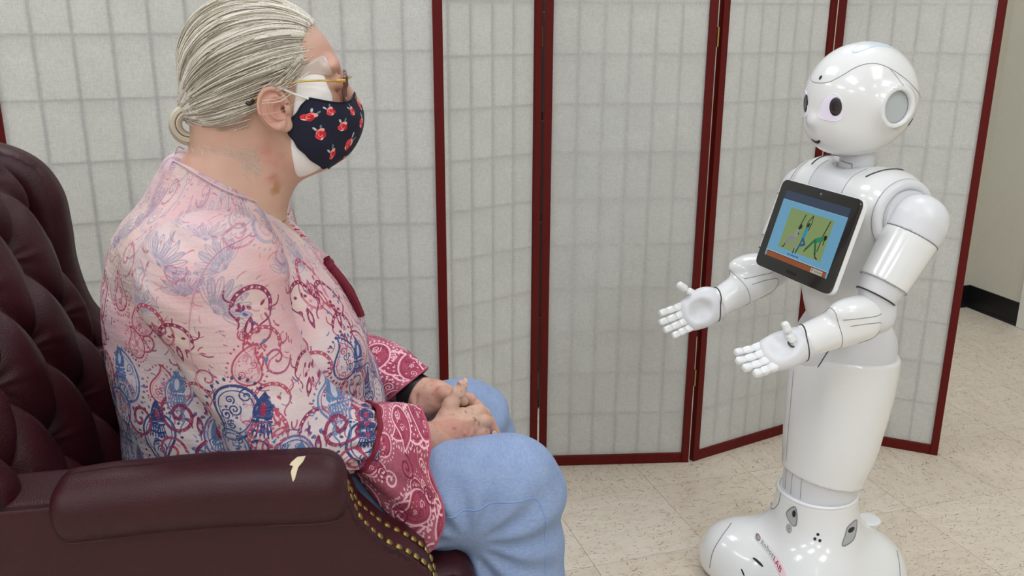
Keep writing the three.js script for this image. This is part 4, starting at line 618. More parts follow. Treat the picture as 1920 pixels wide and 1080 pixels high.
  const fHeadOut = (x, y, z) => smin(fHead(x, y, z), fTorso(x, y, z) + 0.007, 0.02);
  const skin0 = lin('#c9a18b'), skinP = lin('#c48c7c'), skinR = lin('#b9655a'), spot = lin('#8d5a41'), pale = lin('#d3b09b'), stain = lin('#a06a34');
  const skinCol = (x, y, z) => {
    let c = mixc(skin0, skinP, smooth(0.35, 0.75, fbm(x * 26, y * 26, z * 26, 3)) * 0.55); c = mixc(c, pale, smooth(0.5, 0.8, fbm(x * 14 + 9, y * 14, z * 14, 2)) * 0.5);
    if (y > 0.98) { // neck: flushed patch, scar and a brown stain below the ear
      const e = (cx, cy, rx, ry) => Math.exp(-(((x - cx) / rx) ** 2) - (((y - cy) / ry) ** 2)); const near = z > 0 ? 1 : 0.4;
      const blot = smooth(0.3, 0.62, fbm(x * 60, y * 60, z * 60, 3));
      c = mixc(c, skinR, near * 0.62 * e(0.112, 1.088, 0.022, 0.026) * (0.4 + 0.6 * blot)); c = mixc(c, skinR, near * 0.8 * e(0.108, 1.062, 0.007, 0.012) * blot); c = mixc(c, stain, near * 0.75 * e(0.111, 1.040, 0.007, 0.014) * smooth(0.38, 0.6, noise(x * 150, y * 110, 3)));
      c = mixc(c, skinP, 0.85 * e(0.12, 1.155, 0.02, 0.03) * smooth(0.07, 0.08, Math.abs(z))); c = mixc(c, skinP, 0.35 * smooth(0.19, 0.205, x));
    } else if (x > 0.2) { // age spots on hands and forearms
      const n = noise(x * 150, y * 150, z * 150), m = noise(x * 300 + 5, y * 300, z * 300), k = fbm(x * 40, y * 40, z * 40, 2); c = mixc(c, spot, 0.75 * smooth(0.76, 0.86, n) * smooth(0.35, 0.55, k)); c = mixc(c, spot, 0.55 * smooth(0.84, 0.92, m)); c = mixc(c, skinR, 0.35 * smooth(0.6, 0.75, noise(x * 45, y * 45, z * 45 + 4)));
    }
    return c;
  };
  // hands: chains of capsules
  const chains = [];
  const chain = (pts, r0, r1) => { for (let i = 0; i < pts.length - 1; i++) { const a = r0 + (r1 - r0) * i / (pts.length - 1), b = r0 + (r1 - r0) * (i + 1) / (pts.length - 1); chains.push([pts[i], pts[i + 1], a, b]); } };
  const fingersR = [], fingersL = [];
  const mk = (list, pts, r0, r1) => { const segs = []; for (let i = 0; i < pts.length - 1; i++) segs.push([pts[i], pts[i + 1], lerp(r0, r1, i / (pts.length - 1)), lerp(r0, r1, (i + 1) / (pts.length - 1))]); list.push({ segs, pts, r0 }); };
  // right hand on top: knuckles forward, fingers folding away round the left hand, thumb up
  mk(fingersR, [[0.372, 0.678, 0.058], [0.400, 0.676, 0.046], [0.404, 0.664, 0.018], [0.394, 0.650, 0.002]], 0.0105, 0.0085);
  mk(fingersR, [[0.372, 0.666, 0.066], [0.406, 0.662, 0.056], [0.412, 0.648, 0.026], [0.400, 0.636, 0.008]], 0.0108, 0.0085);
  mk(fingersR, [[0.368, 0.652, 0.072], [0.402, 0.646, 0.062], [0.408, 0.632, 0.034], [0.396, 0.622, 0.016]], 0.0103, 0.0082);
  mk(fingersR, [[0.360, 0.640, 0.074], [0.390, 0.631, 0.066], [0.396, 0.619, 0.042], [0.386, 0.612, 0.026]], 0.0095, 0.0076);
  mk(fingersR, [[0.338, 0.668, 0.062], [0.352, 0.694, 0.052], [0.365, 0.712, 0.048], [0.371, 0.722, 0.046]], 0.0135, 0.0088);
  // left hand behind: fingers coming over the right hand's front
  mk(fingersL, [[0.358, 0.688, 0.004], [0.388, 0.683, 0.014], [0.409, 0.664, 0.030], [0.417, 0.640, 0.040]], 0.0100, 0.0080);
  mk(fingersL, [[0.356, 0.676, -0.008], [0.392, 0.668, 0.000], [0.418, 0.644, 0.016], [0.433, 0.612, 0.026]], 0.0102, 0.0078);
  mk(fingersL, [[0.352, 0.662, -0.016], [0.388, 0.652, -0.012], [0.412, 0.628, 0.004], [0.424, 0.606, 0.014]], 0.0098, 0.0078);
  mk(fingersL, [[0.346, 0.650, -0.020], [0.376, 0.638, -0.020], [0.398, 0.618, -0.008], [0.408, 0.602, 0.0]], 0.0090, 0.0072);
  mk(fingersL, [[0.322, 0.690, 0.000], [0.344, 0.700, 0.018], [0.362, 0.697, 0.030], [0.374, 0.690, 0.034]], 0.0125, 0.0085);
  const capD = (x, y, z, s) => sdCap(x, y, z, s[0], s[1], s[2], s[3]);
  const wrinkle = (x, y, z) => 0.0005 * Math.sin(x * 520 + 3 * noise(x * 60, y * 60, z * 60)) * smooth(0.5, 0.7, noise(x * 40, y * 40, z * 40)) + 0.0012 * (noise(x * 130, y * 130, z * 130) - 0.5);
  const fHandR = (x, y, z) => {
    let d = smin(sdCap(x, y, z, Wr, [0.352, 0.656, 0.070], 0.0255, 0.026), sdCap(x, y, z, [0.352, 0.664, 0.064], [0.386, 0.668, 0.055], 0.022, 0.0165), 0.016);
    d = smin(d, sdCap(x, y, z, [0.345, 0.646, 0.076], [0.384, 0.642, 0.066], 0.022, 0.0155), 0.016); d = smin(d, sdCap(x, y, z, C, Wr, 0.038, 0.026), 0.012);
    let f = 9; for (const g of fingersR) { let q = 9; for (const s of g.segs) q = smin(q, capD(x, y, z, s), 0.004); f = Math.min(f, q); }
    d = smin(d, f, 0.009); for (const g of fingersR.slice(0, 4)) d = smin(d, Math.hypot(x - g.pts[1][0] + 0.004, y - g.pts[1][1] - 0.003, z - g.pts[1][2] - 0.004) - 0.0095, 0.006);
    for (let k = 0; k < 3; k++) d = smin(d, sdCap(x, y, z, [0.345, 0.668 - k * 0.009, 0.0865], [0.385, 0.676 - k * 0.016, 0.071 + k * 0.006], 0.0012, 0.0026), 0.006);   // tendons
    return d + wrinkle(x, y, z);
  };
  const fHandL = (x, y, z) => {
    let d = smin(sdCap(x, y, z, Wl, [0.335, 0.680, -0.016], 0.027, 0.026), sdCap(x, y, z, [0.335, 0.682, -0.008], [0.362, 0.682, 0.0], 0.023, 0.016), 0.016);
    d = smin(d, sdCap(x, y, z, [0.328, 0.664, -0.016], [0.352, 0.656, -0.014], 0.024, 0.015), 0.014); d = smin(d, sdCap(x, y, z, C2, Wl, 0.036, 0.027), 0.012);
    d = smin(d, sdCap(x, y, z, [0.312, 0.668, -0.004], [0.335, 0.682, 0.012], 0.018, 0.015), 0.012);
    let f = 9; for (const g of fingersL) { let q = 9; for (const s of g.segs) q = smin(q, capD(x, y, z, s), 0.004); f = Math.min(f, q); }
    return smin(d, f, 0.008) + wrinkle(x, y, z);
  };
  const fCore = (x, y, z) => { let d = fTorso(x, y, z) + 0.0075; d = smin(d, sdCap(x, y, z, S, E, 0.06, 0.05), 0.03); d = smin(d, sdCap(x, y, z, E, C, 0.046, 0.038), 0.02); d = smin(d, sdCap(x, y, z, S2, E2, 0.06, 0.05), 0.03); d = smin(d, sdCap(x, y, z, E2, C2, 0.046, 0.037), 0.02); for (const [h, k, a] of [[HIP, KN, AN], [HIP2, KN2, AN2]]) { d = smin(d, sdCap(x, y, z, h, k, 0.075, 0.055), 0.04); d = smin(d, sdCap(x, y, z, k, a, 0.052, 0.035), 0.02); } return Math.max(d, y - 1.02); };
  const M_skin = phys(0xffffff, 0.55, { vertexColors: true, sheen: 0.15, sheenRoughness: 0.5, sheenColor: new THREE.Color(0xf0c0b0) });
  const gHead = nets((x, y, z) => smax(fHeadOut(x, y, z), 0.93 - y, 0.01), [-0.06, 0.92, -0.13], [0.25, 1.31, 0.13], 0.0032, { color: skinCol, eps: 0.0012 });
  const gHR = nets(fHandR, [0.19, 0.58, -0.02], [0.44, 0.77, 0.24], 0.0028, { color: skinCol }), gHL = nets(fHandL, [0.19, 0.58, -0.18], [0.45, 0.77, 0.06], 0.0028, { color: skinCol });
  const gEars = [1, -1].map(q => nets(fEar, [0.085, 1.105, q > 0 ? 0.055 : -0.105], [0.155, 1.2, q > 0 ? 0.105 : -0.055], 0.0013, { color: skinCol, eps: 0.0005 }));
  const gCore = nets(fCore, [-0.2, 0.06, -0.28], [0.56, 1.04, 0.28], 0.012, { color: skinCol });
  const body = part('body', mergeGeometries([gHead, ...gEars, gHR, gHL, gCore]), M_skin, she);
  // finger nails that show
  const M_nail = phys(0xe0b3a4, 0.3, { clearcoat: 0.4 });
  for (const [p, d, u] of [[[0.3745, 0.7285, 0.0475], [0.45, 0.85, -0.05], [-0.55, 0.3, 0.75]], [[0.4215, 0.636, 0.0475], [0.25, -0.85, 0.35], [0.5, 0.3, 0.8]], [[0.4395, 0.6085, 0.030], [0.4, -0.85, 0.3], [0.75, 0.4, 0.45]]]) { const g = new THREE.SphereGeometry(1, 12, 8); const Y = V(...d).normalize(), Z = V(...u).addScaledVector(Y, -V(...u).dot(Y)).normalize(), X = new THREE.Vector3().crossVectors(Y, Z); g.scale(0.0050, 0.0062, 0.0022); g.applyMatrix4(new THREE.Matrix4().makeBasis(X, Y, Z).setPosition(...p)); part('fingernail', g, M_nail, body); }
  const M_iris = phys(0x2a211c, 0.15, {}); for (const s of [1, -1]) part('eye', new THREE.SphereGeometry(0.0045, 14, 10).scale(0.5, 1, 1).translate(0.2125, 1.184, s * 0.032), M_iris, body);

  // ---- hair, swept back into a small looped bun
  const hairPoly = [[0.176, 1.33], [0.196, 1.286], [0.194, 1.272], [0.172, 1.256], [0.160, 1.238], [0.161, 1.214], [0.148, 1.202], [0.132, 1.196], [0.112, 1.188], [0.099, 1.178], [0.090, 1.160], [0.074, 1.136], [0.048, 1.119], [0.01, 1.106], [-0.06, 1.095], [-0.06, 1.33]];
  const B = [0.006, 1.148, 0], AX = [0.935, 0.355, 0], MN = [-0.355, 0.935, 0];
  const flow = (x, y, z) => { const px = x - B[0] + 0.03, py = y - B[1] + 0.011; const t = px * AX[0] + py * AX[1], h = px * MN[0] + py * MN[1]; return [Math.atan2(z, h), t, Math.hypot(h, z)]; };
  const strand = (x, y, z) => { const [p, t] = flow(x, y, z); return 0.5 * noise(p * 34 + noise(t * 14, p * 5) * 1.5, t * 9, 1) + 0.32 * noise(p * 80, t * 12, 5) + 0.18 * noise(p * 170, t * 16, 9); };
  const fHair0 = (x, y, z) => { let d = sdEll(x, y, z, 0.096, 1.198, 0, 0.108, 0.103, 0.0795); d = smin(d, sdCap(x, y, z, [0.045, 1.165, 0], B, 0.045, 0.014), 0.03); d = smin(d, sdEll(x, y, z, 0.05, 1.15, 0, 0.05, 0.045, 0.062), 0.03); return d; };
  const fHair = (x, y, z) => smax(fHair0(x, y, z) - 0.0042 * (strand(x, y, z) - 0.5), sdPoly(x, y, hairPoly) + 0.004 * (noise(x * 90, y * 90, z * 30) - 0.5), 0.008);
  const hA = lin('#e6e1d4'), hB = lin('#b3aa98'), hC = lin('#7d715f');
  const hairCol = (x, y, z) => { const s = strand(x, y, z), [p, t] = flow(x, y, z), low = smooth(1.9, 2.6, Math.abs(p) + 0.9); const k = noise(p * 120, t * 6, 3); let c = mixc(hB, hA, smooth(0.34, 0.62, s)); c = mixc(c, hC, smooth(0.46, 0.30, s) * (0.55 + 0.25 * k)); return c; };
  const M_hair = phys(0xffffff, 0.48, { vertexColors: true, sheen: 0.3, sheenRoughness: 0.35, sheenColor: new THREE.Color(0xf2eee2) });
  const gHair = nets(fHair, [-0.05, 1.07, -0.1], [0.22, 1.32, 0.1], 0.0019, { color: hairCol, eps: 0.0009, lip: 1.4 });
  const hair = part('hair', gHair, M_hair, she, 'silver hair swept back');
  { // fine loose strands over the surface
    const R = rngOf(31), mats = [0xece7da, 0xcfc6b4, 0x9b907c].map(c => phys(c, 0.45, {})), bins = [[], [], []], hl = [];
    const onHair = (p, t, off) => { const dir = [MN[0] * Math.cos(p), MN[1] * Math.cos(p), Math.sin(p)], o = [B[0] - 0.03 + AX[0] * t + dir[0] * 0.25, B[1] - 0.011 + AX[1] * t + dir[1] * 0.25, dir[2] * 0.25]; const q = cast(fHair0, o, dir.map(v => -v)); return q ? V(q[0] + dir[0] * off, q[1] + dir[1] * off, q[2] + dir[2] * off) : null; };
    for (let k = 0; k < 420; k++) { let p = (R() - 0.5) * 4.6; const t1 = 0.10 + R() * 0.13, t0 = 0.035 + R() * 0.04; const drift = (R() - 0.5) * 0.16, lift = 0.0006 + R() * R() * 0.004, pts = []; for (let i = 0; i <= 9; i++) { const u = i / 9, q = onHair(p + drift * u * u, lerp(t0, t1, u), 0.0012 + lift * Math.sin(u * 3.1)); if (q && sdPoly(q.x, q.y, hairPoly) < 0.012) pts.push(q); } if (pts.length > 5) bins[Math.floor(R() * 3)].push(new THREE.TubeGeometry(new THREE.CatmullRomCurve3(pts), 16, 0.00035 + R() * 0.00035, 4)); }
    // wisps at the temple and short fuzz on the nape
    for (let k = 0; k < 26; k++) { const a = R(), s = [0.150 + R() * 0.02, 1.200 + R() * 0.03, 0.0745 + R() * 0.006], e = [0.105 + R() * 0.02, 1.186 - R() * 0.012, 0.081 + R() * 0.008]; bins[k % 3].push(tube([s, [lerp(s[0], e[0], 0.5), lerp(s[1], e[1], 0.5) - 0.006 * a, 0.083 + 0.004 * R()], e], 0.00045, 12, 4)); }
    for (let k = 0; k < 4; k++) { const y = 1.152 + R() * 0.02; bins[k % 2].push(tube([[0.150 - R() * 0.01, y + 0.008, 0.079], [0.128, y - 0.002, 0.0915 + R() * 0.003], [0.105, y - 0.004 - R() * 0.004, 0.0955]], 0.00028, 12, 4)); }
    for (let k = 0; k < 520; k++) { const x = -0.01 + R() * 0.10, y = 1.112 - R() * 0.035 - 0.02 * R(), a = -0.3 - R() * 1.2; const o = cast(fHead, [x, y, 0.3], [0, 0, -1]); if (!o || sdPoly(x, y, hairPoly) < 0) continue; const l = 0.006 + R() * 0.010, q = cast(fHead, [x + Math.cos(a) * l, y + Math.sin(a) * l, 0.3], [0, 0, -1]); if (q) bins[0].push(tube([[o[0], o[1], o[2]], [(o[0] + q[0]) / 2, (o[1] + q[1]) / 2, (o[2] + q[2]) / 2 + 0.0010], [q[0], q[1], q[2] + 0.0010]], 0.00013, 6, 3)); }
    bins.forEach((b, i) => { const m = part('loose_strands', b, mats[i], hair); m.userData.kind = 'stuff'; });
    // hairline: fine hairs running forward out of the mass, softening its edge
    for (let k = 0; k < 260; k++) { const p = (R() < 0.8 ? 1 : -1) * (0.1 + R() * 1.75), t0 = 0.15 + R() * 0.035, l = 0.012 + R() * 0.026, pts = []; for (let i = 0; i <= 5; i++) { const u = i / 5, q = onHair(p + 0.1 * u * (R() - 0.5), t0 + l * u, 0.0006); if (q) { const h = cast(fHead, [q.x, q.y + 0.0, q.z > 0 ? 0.3 : -0.3], [0, 0, q.z > 0 ? -1 : 1]); pts.push(h && Math.abs(h[2]) < Math.abs(q.z) + 0.002 ? V(q.x, q.y, lerp(q.z, h[2] + Math.sign(h[2]) * 0.0008, smooth(0.2, 0.9, u))) : q); } } if (pts.length > 3) hl.push(new THREE.TubeGeometry(new THREE.CatmullRomCurve3(pts), 10, 0.00022 + R() * 0.0002, 3)); }
    { const m = part('hairline_strands', hl, mats[0], hair); m.userData.kind = 'stuff'; }
    // bun: a loop of hair lying against the nape, and its band
    const c = [0.0005, 1.1265], loop = []; for (let i = 0; i <= 22; i++) { const a = 1.15 + i / 22 * 5.6; loop.push(V(c[0] + 0.0195 * Math.cos(a), c[1] + 0.0205 * Math.sin(a), 0.006 * Math.sin(i / 22 * 6) + 0.012)); }
    const cu = new THREE.CatmullRomCurve3(loop); const lg = []; for (let k = 0; k < 60; k++) { const a = R() * 6.28, r = 0.0085 * Math.sqrt(R()), ph = R() * 2; const pts = []; for (let i = 0; i <= 20; i++) { const u = i / 20, p = cu.getPoint(u), w = a + u * 1.1; const out = V(p.x - c[0], p.y - c[1], 0).normalize(); pts.push(p.clone().addScaledVector(out, Math.cos(w) * r).add(V(0, 0, Math.sin(w) * r))); } lg.push(new THREE.TubeGeometry(new THREE.CatmullRomCurve3(pts), 36, 0.0019, 5)); }
    part('bun', lg, phys(0xcfc7b2, 0.45, {}), hair, 'small looped bun');
    const tie = []; for (let k = 0; k < 4; k++) tie.push(new THREE.TorusGeometry(0.0135, 0.0018, 8, 30).rotateY(Math.PI / 2).rotateZ(0.75 + k * 0.06).translate(0.003 + k * 0.0028, 1.1465 + k * 0.0022, 0.008)); part('hair_tie', tie, std(0x6e5c38, 0.6), hair, 'brown elastic band');
    part('hair_pin', tube([[0.094, 1.166, 0.079], [0.088, 1.160, 0.0785], [0.084, 1.162, 0.077]], 0.0026, 10, 6), M_iris, hair, 'dark end of the spectacle arm');
  }

  // ---- blouse print
  const print = (ground) => canvasTex(2048, 2048, (c, w, h) => {
    const R = rngOf(ground === 'body' ? 71 : 93), cuff = ground === 'cuff';
    c.fillStyle = cuff ? '#a9566a' : '#ead9d9'; c.fillRect(0, 0, w, h);
    const wrapD = (x, y, r, fn) => { for (const dx of [-w, 0, w]) for (const dy of [-h, 0, h]) if (x + dx > -r && x + dx < w + r && y + dy > -r && y + dy < h + r) { c.save(); c.translate(x + dx, y + dy); fn(); c.restore(); } };
    for (let i = 0; i < 150; i++) { const x = R() * w, y = R() * h, r = 60 + R() * 220, k = R(); const col = cuff ? (k < 0.6 ? '150,52,78' : '206,128,142') : y < h * 0.38 ? (k < 0.6 ? '238,176,186' : k < 0.8 ? '246,226,206' : '250,244,242') : (k < 0.35 ? '238,186,196' : k < 0.6 ? '226,222,232' : '250,244,240'); wrapD(x, y, r, () => { const g = c.createRadialGradient(0, 0, 0, 0, 0, r); g.addColorStop(0, `rgba(${col},0.5)`); g.addColorStop(1, `rgba(${col},0)`); c.fillStyle = g; c.beginPath(); c.arc(0, 0, r, 0, 7); c.fill(); }); }
    const RED = ['#a8264f', '#b93a5c', '#8f2a55', '#c0506c'], BLUE = ['#2f5596', '#3c6cab', '#27407e', '#5f86b8', '#6a6aa6'], GREY = ['#8e95b4', '#9aa6c2', '#a9a2bd'];
    const pick = a => a[Math.floor(R() * a.length)];
    const spiral = (r, turns, lw, col, flip = 1) => { c.strokeStyle = col; c.lineWidth = lw; c.lineCap = 'round'; c.beginPath(); for (let i = 0; i <= 40; i++) { const u = i / 40, a = u * turns * 6.283 * flip, q = r * (1 - u * 0.9); const x = Math.cos(a) * q, y = Math.sin(a) * q; i ? c.lineTo(x, y) : c.moveTo(x, y); } c.stroke(); };
    const drop = s => { c.beginPath(); c.moveTo(0.25 * s, -1.25 * s); c.bezierCurveTo(-0.55 * s, -1.0 * s, -0.85 * s, -0.2 * s, -0.62 * s, 0.35 * s); c.bezierCurveTo(-0.35 * s, 0.95 * s, 0.55 * s, 0.9 * s, 0.68 * s, 0.25 * s); c.bezierCurveTo(0.78 * s, -0.3 * s, 0.15 * s, -0.5 * s, 0.25 * s, -1.25 * s); c.closePath(); };
    const scallop = (s, n, r, col) => { c.fillStyle = col; for (let i = 0; i < n; i++) { const a = i / n * 6.283; const x = Math.cos(a) * s * 0.78, y = Math.sin(a) * s * 0.86 + (Math.sin(a) < -0.4 ? -0.22 * s : 0); c.beginPath(); c.ellipse(x, y, r, r * 0.7, a, 0, 7); c.fill(); } };
    const paisley = (s, A, Bc, fillc) => {
      c.save(); c.scale(1.2, 1.2); scallop(s, 26, s * 0.055, A); c.restore();
      if (fillc) { drop(s); c.fillStyle = fillc; c.fill(); } c.strokeStyle = A; c.lineWidth = s * 0.09; drop(s); c.stroke(); c.strokeStyle = Bc; c.lineWidth = s * 0.035; drop(s * 0.8); c.stroke();
      for (let k = 0; k < 5; k++) { c.save(); c.translate((R() - 0.5) * s * 0.5, -s * 0.55 + k * s * 0.27); c.rotate(R() * 6); spiral(s * (0.13 + R() * 0.1), 1.2 + R() * 0.6, s * 0.045, k % 2 ? A : Bc, R() < 0.5 ? 1 : -1); c.restore(); }
      for (let k = 0; k < 9; k++) { c.fillStyle = k % 2 ? Bc : A; c.beginPath(); c.arc((R() - 0.5) * s * 0.9, (R() - 0.5) * s * 1.2, s * (0.02 + R() * 0.03), 0, 7); c.fill(); }
    };
    const dome = (s, A, Bc) => { // arched crown with a beaded band and hanging petals
      c.lineCap = 'round'; c.strokeStyle = A; c.lineWidth = s * 0.14; c.beginPath(); c.arc(0, 0, s * 0.62, Math.PI * 1.02, Math.PI * 1.98); c.stroke(); c.fillStyle = cuff ? '#efc7ce' : '#f0dede'; for (let i = 0; i < 8; i++) { const a = Math.PI * (1.06 + i * 0.125); c.beginPath(); c.arc(Math.cos(a) * s * 0.62, Math.sin(a) * s * 0.62, s * 0.036, 0, 7); c.fill(); }
      c.strokeStyle = A; c.lineWidth = s * 0.05; for (const f of [-1, 1]) { c.beginPath(); c.moveTo(f * s * 0.62, 0); c.bezierCurveTo(f * s * 0.8, s * 0.3, f * s * 0.2, s * 0.3, f * s * 0.3, s * 0.62); c.stroke(); c.beginPath(); c.moveTo(f * s * 0.62, -s * 0.1); c.quadraticCurveTo(f * s * 0.95, -s * 0.1, f * s * 0.9, -s * 0.4); c.stroke(); }
      for (let i = 0; i < 9; i++) { c.fillStyle = i % 3 ? A : Bc; c.beginPath(); c.ellipse((R() - 0.5) * s * 0.9, -s * 0.2 + R() * s * 0.7, s * 0.05, s * 0.09, R() * 3, 0, 7); c.fill(); }
      c.fillStyle = A; c.beginPath(); c.moveTo(0, s * 0.2); c.quadraticCurveTo(s * 0.26, s * 0.5, 0, s * 0.95); c.quadraticCurveTo(-s * 0.26, s * 0.5, 0, s * 0.2); c.fill(); c.fillStyle = cuff ? '#efc7ce' : '#f1dcdd'; c.beginPath(); c.ellipse(0, s * 0.55, s * 0.06, s * 0.16, 0, 0, 7); c.fill();
    };
    const spray = (s, col) => { for (let i = 0; i < 9; i++) { const a = -1.2 + i * 0.3; c.save(); c.rotate(a); c.strokeStyle = col; c.lineWidth = s * 0.03; c.beginPath(); c.ellipse(0, -s * 0.55, s * 0.09, s * 0.34, 0, 0, 7); c.stroke(); if (i % 2) { c.globalAlpha *= 0.5; c.fillStyle = col; c.fill(); c.globalAlpha *= 2; } c.beginPath(); c.moveTo(0, 0); c.lineTo(0, -s * 0.9); c.stroke(); c.restore(); } };
    const tower = (s, A, Bc) => { c.fillStyle = A; c.beginPath(); c.moveTo(0, -s); c.bezierCurveTo(s * 0.34, -s * 0.55, s * 0.3, -s * 0.35, s * 0.26, -s * 0.2); c.lineTo(-s * 0.26, -s * 0.2); c.bezierCurveTo(-s * 0.3, -s * 0.35, -s * 0.34, -s * 0.55, 0, -s); c.fill(); c.fillStyle = Bc; c.beginPath(); c.ellipse(0, -s * 0.48, s * 0.09, s * 0.2, 0, 0, 7); c.fill(); c.strokeStyle = A; c.lineWidth = s * 0.05; for (let i = -3; i <= 3; i++) { c.beginPath(); c.moveTo(i * s * 0.07, -s * 0.15); c.lineTo(i * s * 0.12, s * 0.35); c.stroke(); } c.lineWidth = s * 0.07; for (const y of [-0.15, 0.12]) { c.beginPath(); c.moveTo(-s * 0.3, s * y); c.quadraticCurveTo(0, s * (y + 0.12), s * 0.3, s * y); c.stroke(); } c.save(); c.translate(0, s * 0.75); c.rotate(Math.PI); drop(s * 0.4); c.lineWidth = s * 0.05; c.stroke(); c.restore(); };
    const put = (x, y, rot, al, fn) => wrapD(x, y, 330, () => { c.rotate(rot); c.globalAlpha = al; fn(); });
    // scattered flecks and short strokes
    const fleck = n => { for (let i = 0; i < n; i++) { const x = R() * w, y = R() * h, col = cuff ? (R() < 0.7 ? '#f0c4cc' : '#7d2145') : R() < (y / h) ? pick(BLUE) : pick(RED); const l = 6 + R() * 18, a = R() * 3.1; put(x, y, a, y < h * 0.3 && !cuff ? 0.35 : 0.7, () => { c.strokeStyle = col; c.lineWidth = 3 + R() * 4; c.lineCap = 'round'; c.beginPath(); c.moveTo(-l, 0); c.quadraticCurveTo(0, l * 0.5, l, 0); c.stroke(); }); } };
    if (cuff) {
      fleck(300);
      for (let i = 0; i < 60; i++) { const st = R(); const seed = R() * 1e6; const x = R() * w, y = R() * h, rot = R() * 6.28, s = 90 + R() * 110; put(x, y, rot, 0.95, () => paisley(s, '#efc0c9', '#7f2346', '#a5405a')); }
      for (let i = 0; i < 60; i++) { const s = 30 + R() * 60, x = R() * w, y = R() * h, q = R() < 0.6; put(x, y, R() * 6.28, 0.95, () => spiral(s, 1.6, s * 0.2, q ? '#f2cad1' : '#7d2145')); }
      for (let i = 0; i < 16; i++) { const x = R() * w, y = R() * h, s = 60 + R() * 70; put(x, y, R() * 6.28, 0.95, () => paisley(s, '#3b5f9c', '#e4e4ee', '#8da3c6')); }
    } else {
      fleck(900);
      const grid = (n, y0, y1, fn) => { const cols = 6, rows = Math.ceil(n / cols); let k = 0; for (let r = 0; r < rows; r++) for (let q = 0; q < cols && k < n; q++, k++) fn((q + 0.2 + R() * 0.6 + (r % 2) * 0.5) / cols * w, lerp(y0, y1, (r + 0.2 + R() * 0.6) / rows) * h); };
      grid(30, 0.02, 0.30, (x, y) => { const s = 110 + R() * 70, col = pick(GREY), a = (R() - 0.5) * 2.4; put(x, y, a, 0.5, () => R() < 0.6 ? spray(s, col) : paisley(s * 0.7, col, '#c9a7b6', null)); });
      grid(24, 0.06, 0.42, (x, y) => { const s = 50 + R() * 40, col = pick(RED); put(x, y, (R() - 0.5) * 3, y < h * 0.3 ? 0.34 : 0.66, () => spiral(s, 1.3, s * 0.13, col)); });
      grid(30, 0.24, 0.56, (x, y) => { const s = 95 + R() * 45, a = (R() - 0.5) * 0.7, k = R(), A = pick(RED), Bc = k < 0.4 ? pick(BLUE) : '#d98fa0'; put(x, y, a, 0.92, () => k < 0.62 ? dome(s, A, Bc) : paisley(s * 0.72, A, Bc, 'rgba(236,200,206,0.6)')); });
      grid(36, 0.44, 0.98, (x, y) => { const s = 95 + R() * 50, a = (R() - 0.5) * 0.8 + (R() < 0.5 ? 0 : 3.14), A = pick(BLUE), Bc = R() < 0.5 ? pick(RED) : pick(BLUE); put(x, y, a, 0.9, () => paisley(s, A, Bc, 'rgba(214,218,232,0.55)')); });
      grid(30, 0.42, 0.98, (x, y) => { const s = 110 + R() * 50; const A = pick(BLUE), Bc = R() < 0.5 ? '#d7dcea' : pick(RED); put(x, y, (R() - 0.5) * 0.5, 0.92, () => tower(s, A, Bc)); });
      grid(36, 0.50, 0.98, (x, y) => { const s = 60 + R() * 60, A = pick(RED); put(x, y, R() * 6.28, 0.85, () => R() < 0.5 ? dome(s, A, pick(BLUE)) : spiral(s, 1.5, s * 0.17, A)); });
    }
    c.globalAlpha = 1; for (let i = 0; i < 16000; i++) { const x = R() * w, y = R() * h, l = 3 + R() * 9; c.fillStyle = cuff ? (R() < 0.5 ? 'rgba(158,66,90,0.35)' : 'rgba(214,150,162,0.3)') : 'rgba(236,222,222,' + (0.25 + R() * 0.4) + ')'; c.save(); c.translate(x, y); c.rotate(R() * 3); c.fillRect(-l / 2, 0, l, 2 + R() * 3.5); c.restore(); }
    for (let i = 0; i < 5200; i++) { const x = R() * w, y = R() * h, l = 20 + R() * 90; c.fillStyle = R() < 0.6 ? 'rgba(255,250,248,0.16)' : 'rgba(150,120,130,0.10)'; c.fillRect(x, y, l, 1 + R() * 1.6); }
  });
  const bodyPrint = print('body'), cuffPrint = print('cuff');
  const crinkle = dataTex(512, (u, v, i, j) => { const k = 128 + 90 * (noise(i * 0.03, j * 0.45, 2) - 0.5) + 60 * (noise(i * 0.4, j * 0.4, 6) - 0.5); return [k, k, k]; }, false);
  const M_blouse = phys(0xe4dcdc, 0.85, { map: bodyPrint, bumpMap: crinkle, bumpScale: 0.0012, sheen: 0.2, sheenRoughness: 0.6, side: THREE.DoubleSide });
  const M_cuff = phys(0xffffff, 0.85, { map: cuffPrint, bumpMap: crinkle, bumpScale: 0.0008, side: THREE.DoubleSide });
  const M_cord = std(0x7d1730, 0.8);
  const fold = (x, y, z) => 0.0056 * (noise(x * 9 + 3, y * 26 + x * 12 - z * 5, z * 9) - 0.5) + 0.0034 * (noise(x * 16, y * 62 + x * 26, z * 14) - 0.5);
  const lineY = x => 1.082 - 0.58 * (x + 0.012) - 6 * Math.max(0, x - 0.08) ** 2;
  const fBlouseRaw = (x, y, z) => fTorso(x, y, z) - 0.002 + fold(x, y, z);
  const fBlouse = (x, y, z) => { let d = fBlouseRaw(x, y, z); d = smax(d, (y - lineY(x)) * 0.78 - 0.0 + 0.004 * Math.sin(z * 60), 0.004); const vw = 0.030 * clamp((y - 0.918) / 0.075, 0, 1.2); if (x > 0.08) d = smax(d, -Math.max(Math.abs(z + 0.004) - vw, 0.918 - y), 0.003); return smax(d, 0.475 - y, 0.01); };
  const uvT = (x, y, z) => [(Math.atan2(z, x - 0.04) / (2 * Math.PI) + 0.5) * 2, (y - 0.48) / 0.62];
